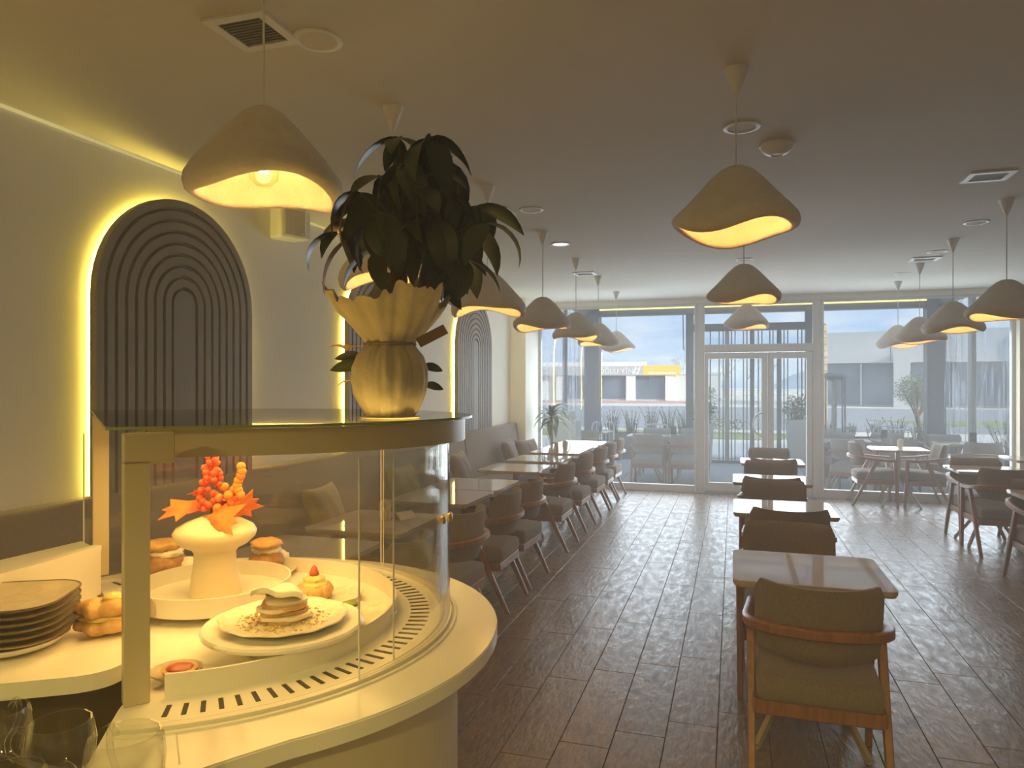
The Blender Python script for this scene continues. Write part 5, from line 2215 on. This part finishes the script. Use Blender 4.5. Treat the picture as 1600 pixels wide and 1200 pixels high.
# unseen masses added above and beside the cafe to keep sun off the veranda
mb = MB()
mb.box(XL - 0.2, 30, YB - 0.2, YF - 0.25, 3.05, 8.5)
mb.build('sun_block_upper', 'clad_light', smooth=False, kind='structure')
mb = MB()
mb.box(XR + 0.4, 30, YB - 0.2, YF - 0.2, -0.1, 3.04)
mb.build('sun_block_side', 'clad_light', smooth=False, kind='structure')

# left shop with yellow sign
t = thing('shop_building', 'low white shop with a yellow-ended sign across the street', 'building', (-5.4, 74, -0.1), R(6))
m_ = MB()
m_.box(-30, 0.0, 0.6, 10, 0, 3.0)
m_.build('wall', 'shop_white', t, smooth=False)
m_ = MB()
m_.box(-30, -3.2, 0.3, 10, 3.55, 4.0)
m_.build('roof', 'shop_white', t, smooth=False)
for x in (-5.2, -1.25, -12.5, -20):
    m_ = MB()
    m_.box(x, x + (0.95 if x > -6 else 0.8), 0.1, 0.7, 0, 2.6)
    m_.build('pillar', 'shop_white', t, smooth=False)
m_ = MB()
m_.box(-30, -3.3, 0.0, 0.35, 2.6, 3.55)
sg = m_.build('sign_board', 'sign_grey', t, smooth=False)
m_ = MB()
m_.prism([(-3.5, 0.0), (0.25, 0.0), (0.25, 0.35), (-3.5, 0.35)], 2.6, 3.62)
sy = m_.build('yellow_sign_board', 'sign_yellow', t, smooth=False)
for x in (-8.3, -7.0, -5.6, -4.2):
    m_ = MB()
    m_.box(x, x + 0.03, -0.01, 0.0, 2.6, 3.5)
    m_.build('panel_joint', 'clad_light', sg, smooth=False)
for (x0, x1) in ((-12.0, -8.6), (-8.5, -5.3), (-4.2, -2.8), (-2.72, -1.3)):
    m_ = MB()
    m_.box(x0, x1, 0.5, 0.59, 0.15, 2.55)
    m_.build('shop_window', 'shop_glass', t, smooth=False)
m_ = MB()
m_.box(-0.2, 4.5, 3.0, 9, 0, 2.7)
m_.build('side_wing', 'clad_grey', t, smooth=False)
m_ = MB()
m_.prism([(-0.4, 2.9), (4.6, 2.9), (4.6, 9.1), (-0.4, 9.1)], 2.7, 2.9)
m_.build('side_roof', 'clad_light', t, smooth=False)


def lettering(txt, size, loc, parent, mt, name='sign_lettering', rz=0.0):
    cu = bpy.data.curves.new('txt', 'FONT')
    cu.body = txt
    cu.size = size
    cu.extrude = 0.02
    to = bpy.data.objects.new('txt', cu)
    C.objects.link(to)
    dg = bpy.context.evaluated_depsgraph_get()
    me = bpy.data.meshes.new_from_object(to.evaluated_get(dg))
    bpy.data.objects.remove(to)
    me.materials.clear()
    me.materials.append(MATS[mt])
    return obj(name, me, parent=parent, loc=loc, rot=(R(90), 0, rz))


lettering('OĞLU VİNÇ', 0.74, (-8.05, -0.03, 2.78), sg, 'letter_white')
m_ = MB()
for x in (-4.55, -4.15):
    m_.add([(x, -0.02, 2.7), (x + 0.16, -0.02, 2.7), (x + 0.42, -0.02, 3.45), (x + 0.26, -0.02, 3.45), (x, 0, 2.7), (x + 0.16, 0, 2.7), (x + 0.42, 0, 3.45), (x + 0.26, 0, 3.45)],
           [(0, 1, 2, 3), (0, 4, 5, 1), (1, 5, 6, 2), (2, 6, 7, 3), (3, 7, 4, 0)])
m_.build('sign_stripe', 'letter_white', sg, smooth=False)
m_ = MB()
for k in range(11):
    x = -2.95 + 0.26 * k
    m_.box(x, x + 0.18, -0.02, 0.0, 2.72, 2.92)
m_.build('small_lettering', 'letter_white', sy, smooth=False)

# right grey building
t = thing('grey_building', 'large grey clad building with glazed ground floor on the right', 'building', (6.3, 60, -0.1), R(-12))
m_ = MB()
m_.box(0, 45, 0.5, 14, 0, 3.35)
m_.build('core', 'clad_light', t, smooth=False)
for k in range(9):
    m_ = MB()
    m_.box(5.0 * k + 0.02, 5.0 * k + 4.98, 0.0, 14, 3.38, 5.65)
    m_.build('clad_panel', 'clad_grey', t, smooth=False)
m_ = MB()
m_.box(0, 45, -0.03, 14, 3.3, 3.38)
m_.build('ledge', 'clad_light', t, smooth=False)
for k in range(15):
    m_ = MB()
    m_.box(3.0 * k + 0.08, 3.0 * k + 2.92, 0.42, 0.5, 0.12, 3.25)
    m_.build('window_pane', 'bld_glass', t, smooth=False)
    m_ = MB()
    m_.box(3.0 * k - 0.06, 3.0 * k + 0.06, 0.30, 0.5, 0, 3.3)
    m_.build('mullion', 'clad_light', t, smooth=False)
for x in (5.2, 13.5):
    m_ = MB()
    m_.box(x, x + 1.1, -0.4, 0.2, 0, 4.0 if x < 6 else 5.65)
    m_.build('column', 'clad_light', t, smooth=False)
# stone clad corner seen through the door
t = thing('stone_clad_pier', 'sunlit stone-clad pier seen through the right door leaf', 'pier', (2.55, 24.5, -0.1))
m_ = MB()
m_.box(-0.24, 0.24, -0.24, 0.24, 0, 3.6)
m_.build('core', 'soil', t, smooth=False)
rs = random.Random(2)
for k in range(17):
    z = 0.0 + 0.21 * k
    for (xa, xb) in ((-0.27, -0.27 + 0.18 + 0.16 * rs.random()), (0.0, 0.0)):
        if xa == xb:
            continue
        m_ = MB()
        m_.rbox(xa, xb - 0.01, -0.27, 0.27, z + 0.008, z + 0.205, 0.008, 1)
        m_.build('stone', 'stone_clad', t, smooth=False)
        m_ = MB()
        m_.rbox(xb, 0.27, -0.27, 0.27, z + 0.008, z + 0.205, 0.008, 1)
        m_.build('stone', 'stone_clad', t, smooth=False)

# bare trees, fence and hills beyond the street


def bare_tree(x, y, h, seed, label):
    t = thing('bare_tree', label, 'tree', (x, y, -0.1), 0, 'bare trees beyond the street')
    rr_ = random.Random(seed)
    m2 = MB()

    def grow(p, d, L, r, lv):
        q = p + d * L
        m2.tube([p, (p + q) / 2 + Vector((rr_.gauss(0, .03), rr_.gauss(0, .03), 0)) * L, q], r, 4, scales=[1, .8, .6])
        if lv == 0:
            return
        for _ in range(3):
            nd = (d + Vector((rr_.gauss(0, .42), rr_.gauss(0, .42), rr_.uniform(-.05, .35)))).normalized()
            grow(q, nd, L * rr_.uniform(.6, .8), r * .55, lv - 1)
    grow(Vector((0, 0, 0)), Vector((0, 0, 1)), h * 0.34, 0.09, 4)
    m2.build('branches', 'bare_twig', t, smooth=False)


for k, (x, y, h) in enumerate(((-3.6, 88, 6.0), (-1.0, 92, 7.0), (1.5, 90, 6.0), (4.5, 94, 6.5), (-6.5, 96, 6.0))):
    bare_tree(x, y, h, 100 + k, 'bare grey tree across the street, %s of the five behind the fence' % ['second from left', 'third from left', 'fourth from left', 'rightmost', 'leftmost'][k])
t = thing('street_fence', 'white rail fence along the far side of the street', 'fence', (0, 80, -0.1))
for k in range(13):
    m_ = MB()
    m_.box(-0.5 + 1.2 * k, -0.4 + 1.2 * k, -0.05, 0.05, 0, 1.1)
    m_.build('post', 'white_metal', t, smooth=False)
for z in (0.5, 1.0):
    m_ = MB()
    m_.box(-0.5, 14.5, -0.03, 0.03, z - 0.04, z + 0.04)
    m_.build('rail', 'white_metal', t, smooth=False)
m2 = bush(500, 0.9, 0.12, 5, (1, 1, 1.0))
o = m2.build('street_shrub', 'leaf_soft', smooth=False, loc=(-2.0, 55, 0.75))
tag(o, 'round green shrub across the street, seen left in the door glass', 'shrub')
m2 = bush(420, 0.55, 0.05, 6, (1.5, 1, 0.6))
o = m2.build('lawn_shrub', 'grass', smooth=False, loc=(-0.2, 25.5, 0.2))
tag(o, 'low yellow-green shrub on the lawn beyond the terrace door', 'shrub')
mb = MB()
n = 40
vs, fs = [], []
for k in range(n + 1):
    x = -200 + 400 * k / n
    hgt = 9 + 5 * math.sin(k * 0.55) + 3 * math.sin(k * 1.7 + 1) - 4 * math.exp(-((x - 0) / 30) ** 2)
    vs += [(x, 260, -0.4), (x, 268, hgt * 0.8), (x, 285, -0.4)]
for k in range(n):
    a = 3 * k
    fs += [(a, a + 3, a + 4, a + 1), (a + 1, a + 4, a + 5, a + 2), (a, a + 2, a + 5, a + 3)]
mb.add(vs, fs)
mb.build('hills', 'hill', kind='structure')

# ================================================================== HAZE VOLUME ADDED TO IMITATE LENS GLARE
HAZE = 0.036
if HAZE:
    m = bpy.data.materials.new('haze')
    m.use_nodes = True
    n, l = m.node_tree.nodes, m.node_tree.links
    n.clear()
    o_ = n.new('ShaderNodeOutputMaterial')
    vsn = n.new('ShaderNodeVolumeScatter')
    vsn.inputs['Color'].default_value = (1, 1, 1, 1)
    vsn.inputs['Density'].default_value = HAZE
    vsn.inputs['Anisotropy'].default_value = 0.35
    l.new(vsn.outputs['Volume'], o_.inputs['Volume'])
    MATS['haze'] = m
    mb = MB()
    mb.box(XL - 0.05, XR + 0.05, YB - 0.05, YF + 0.006, -0.05, H + 0.05)
    hz = mb.build('glare_haze', 'haze', smooth=False, kind='structure')
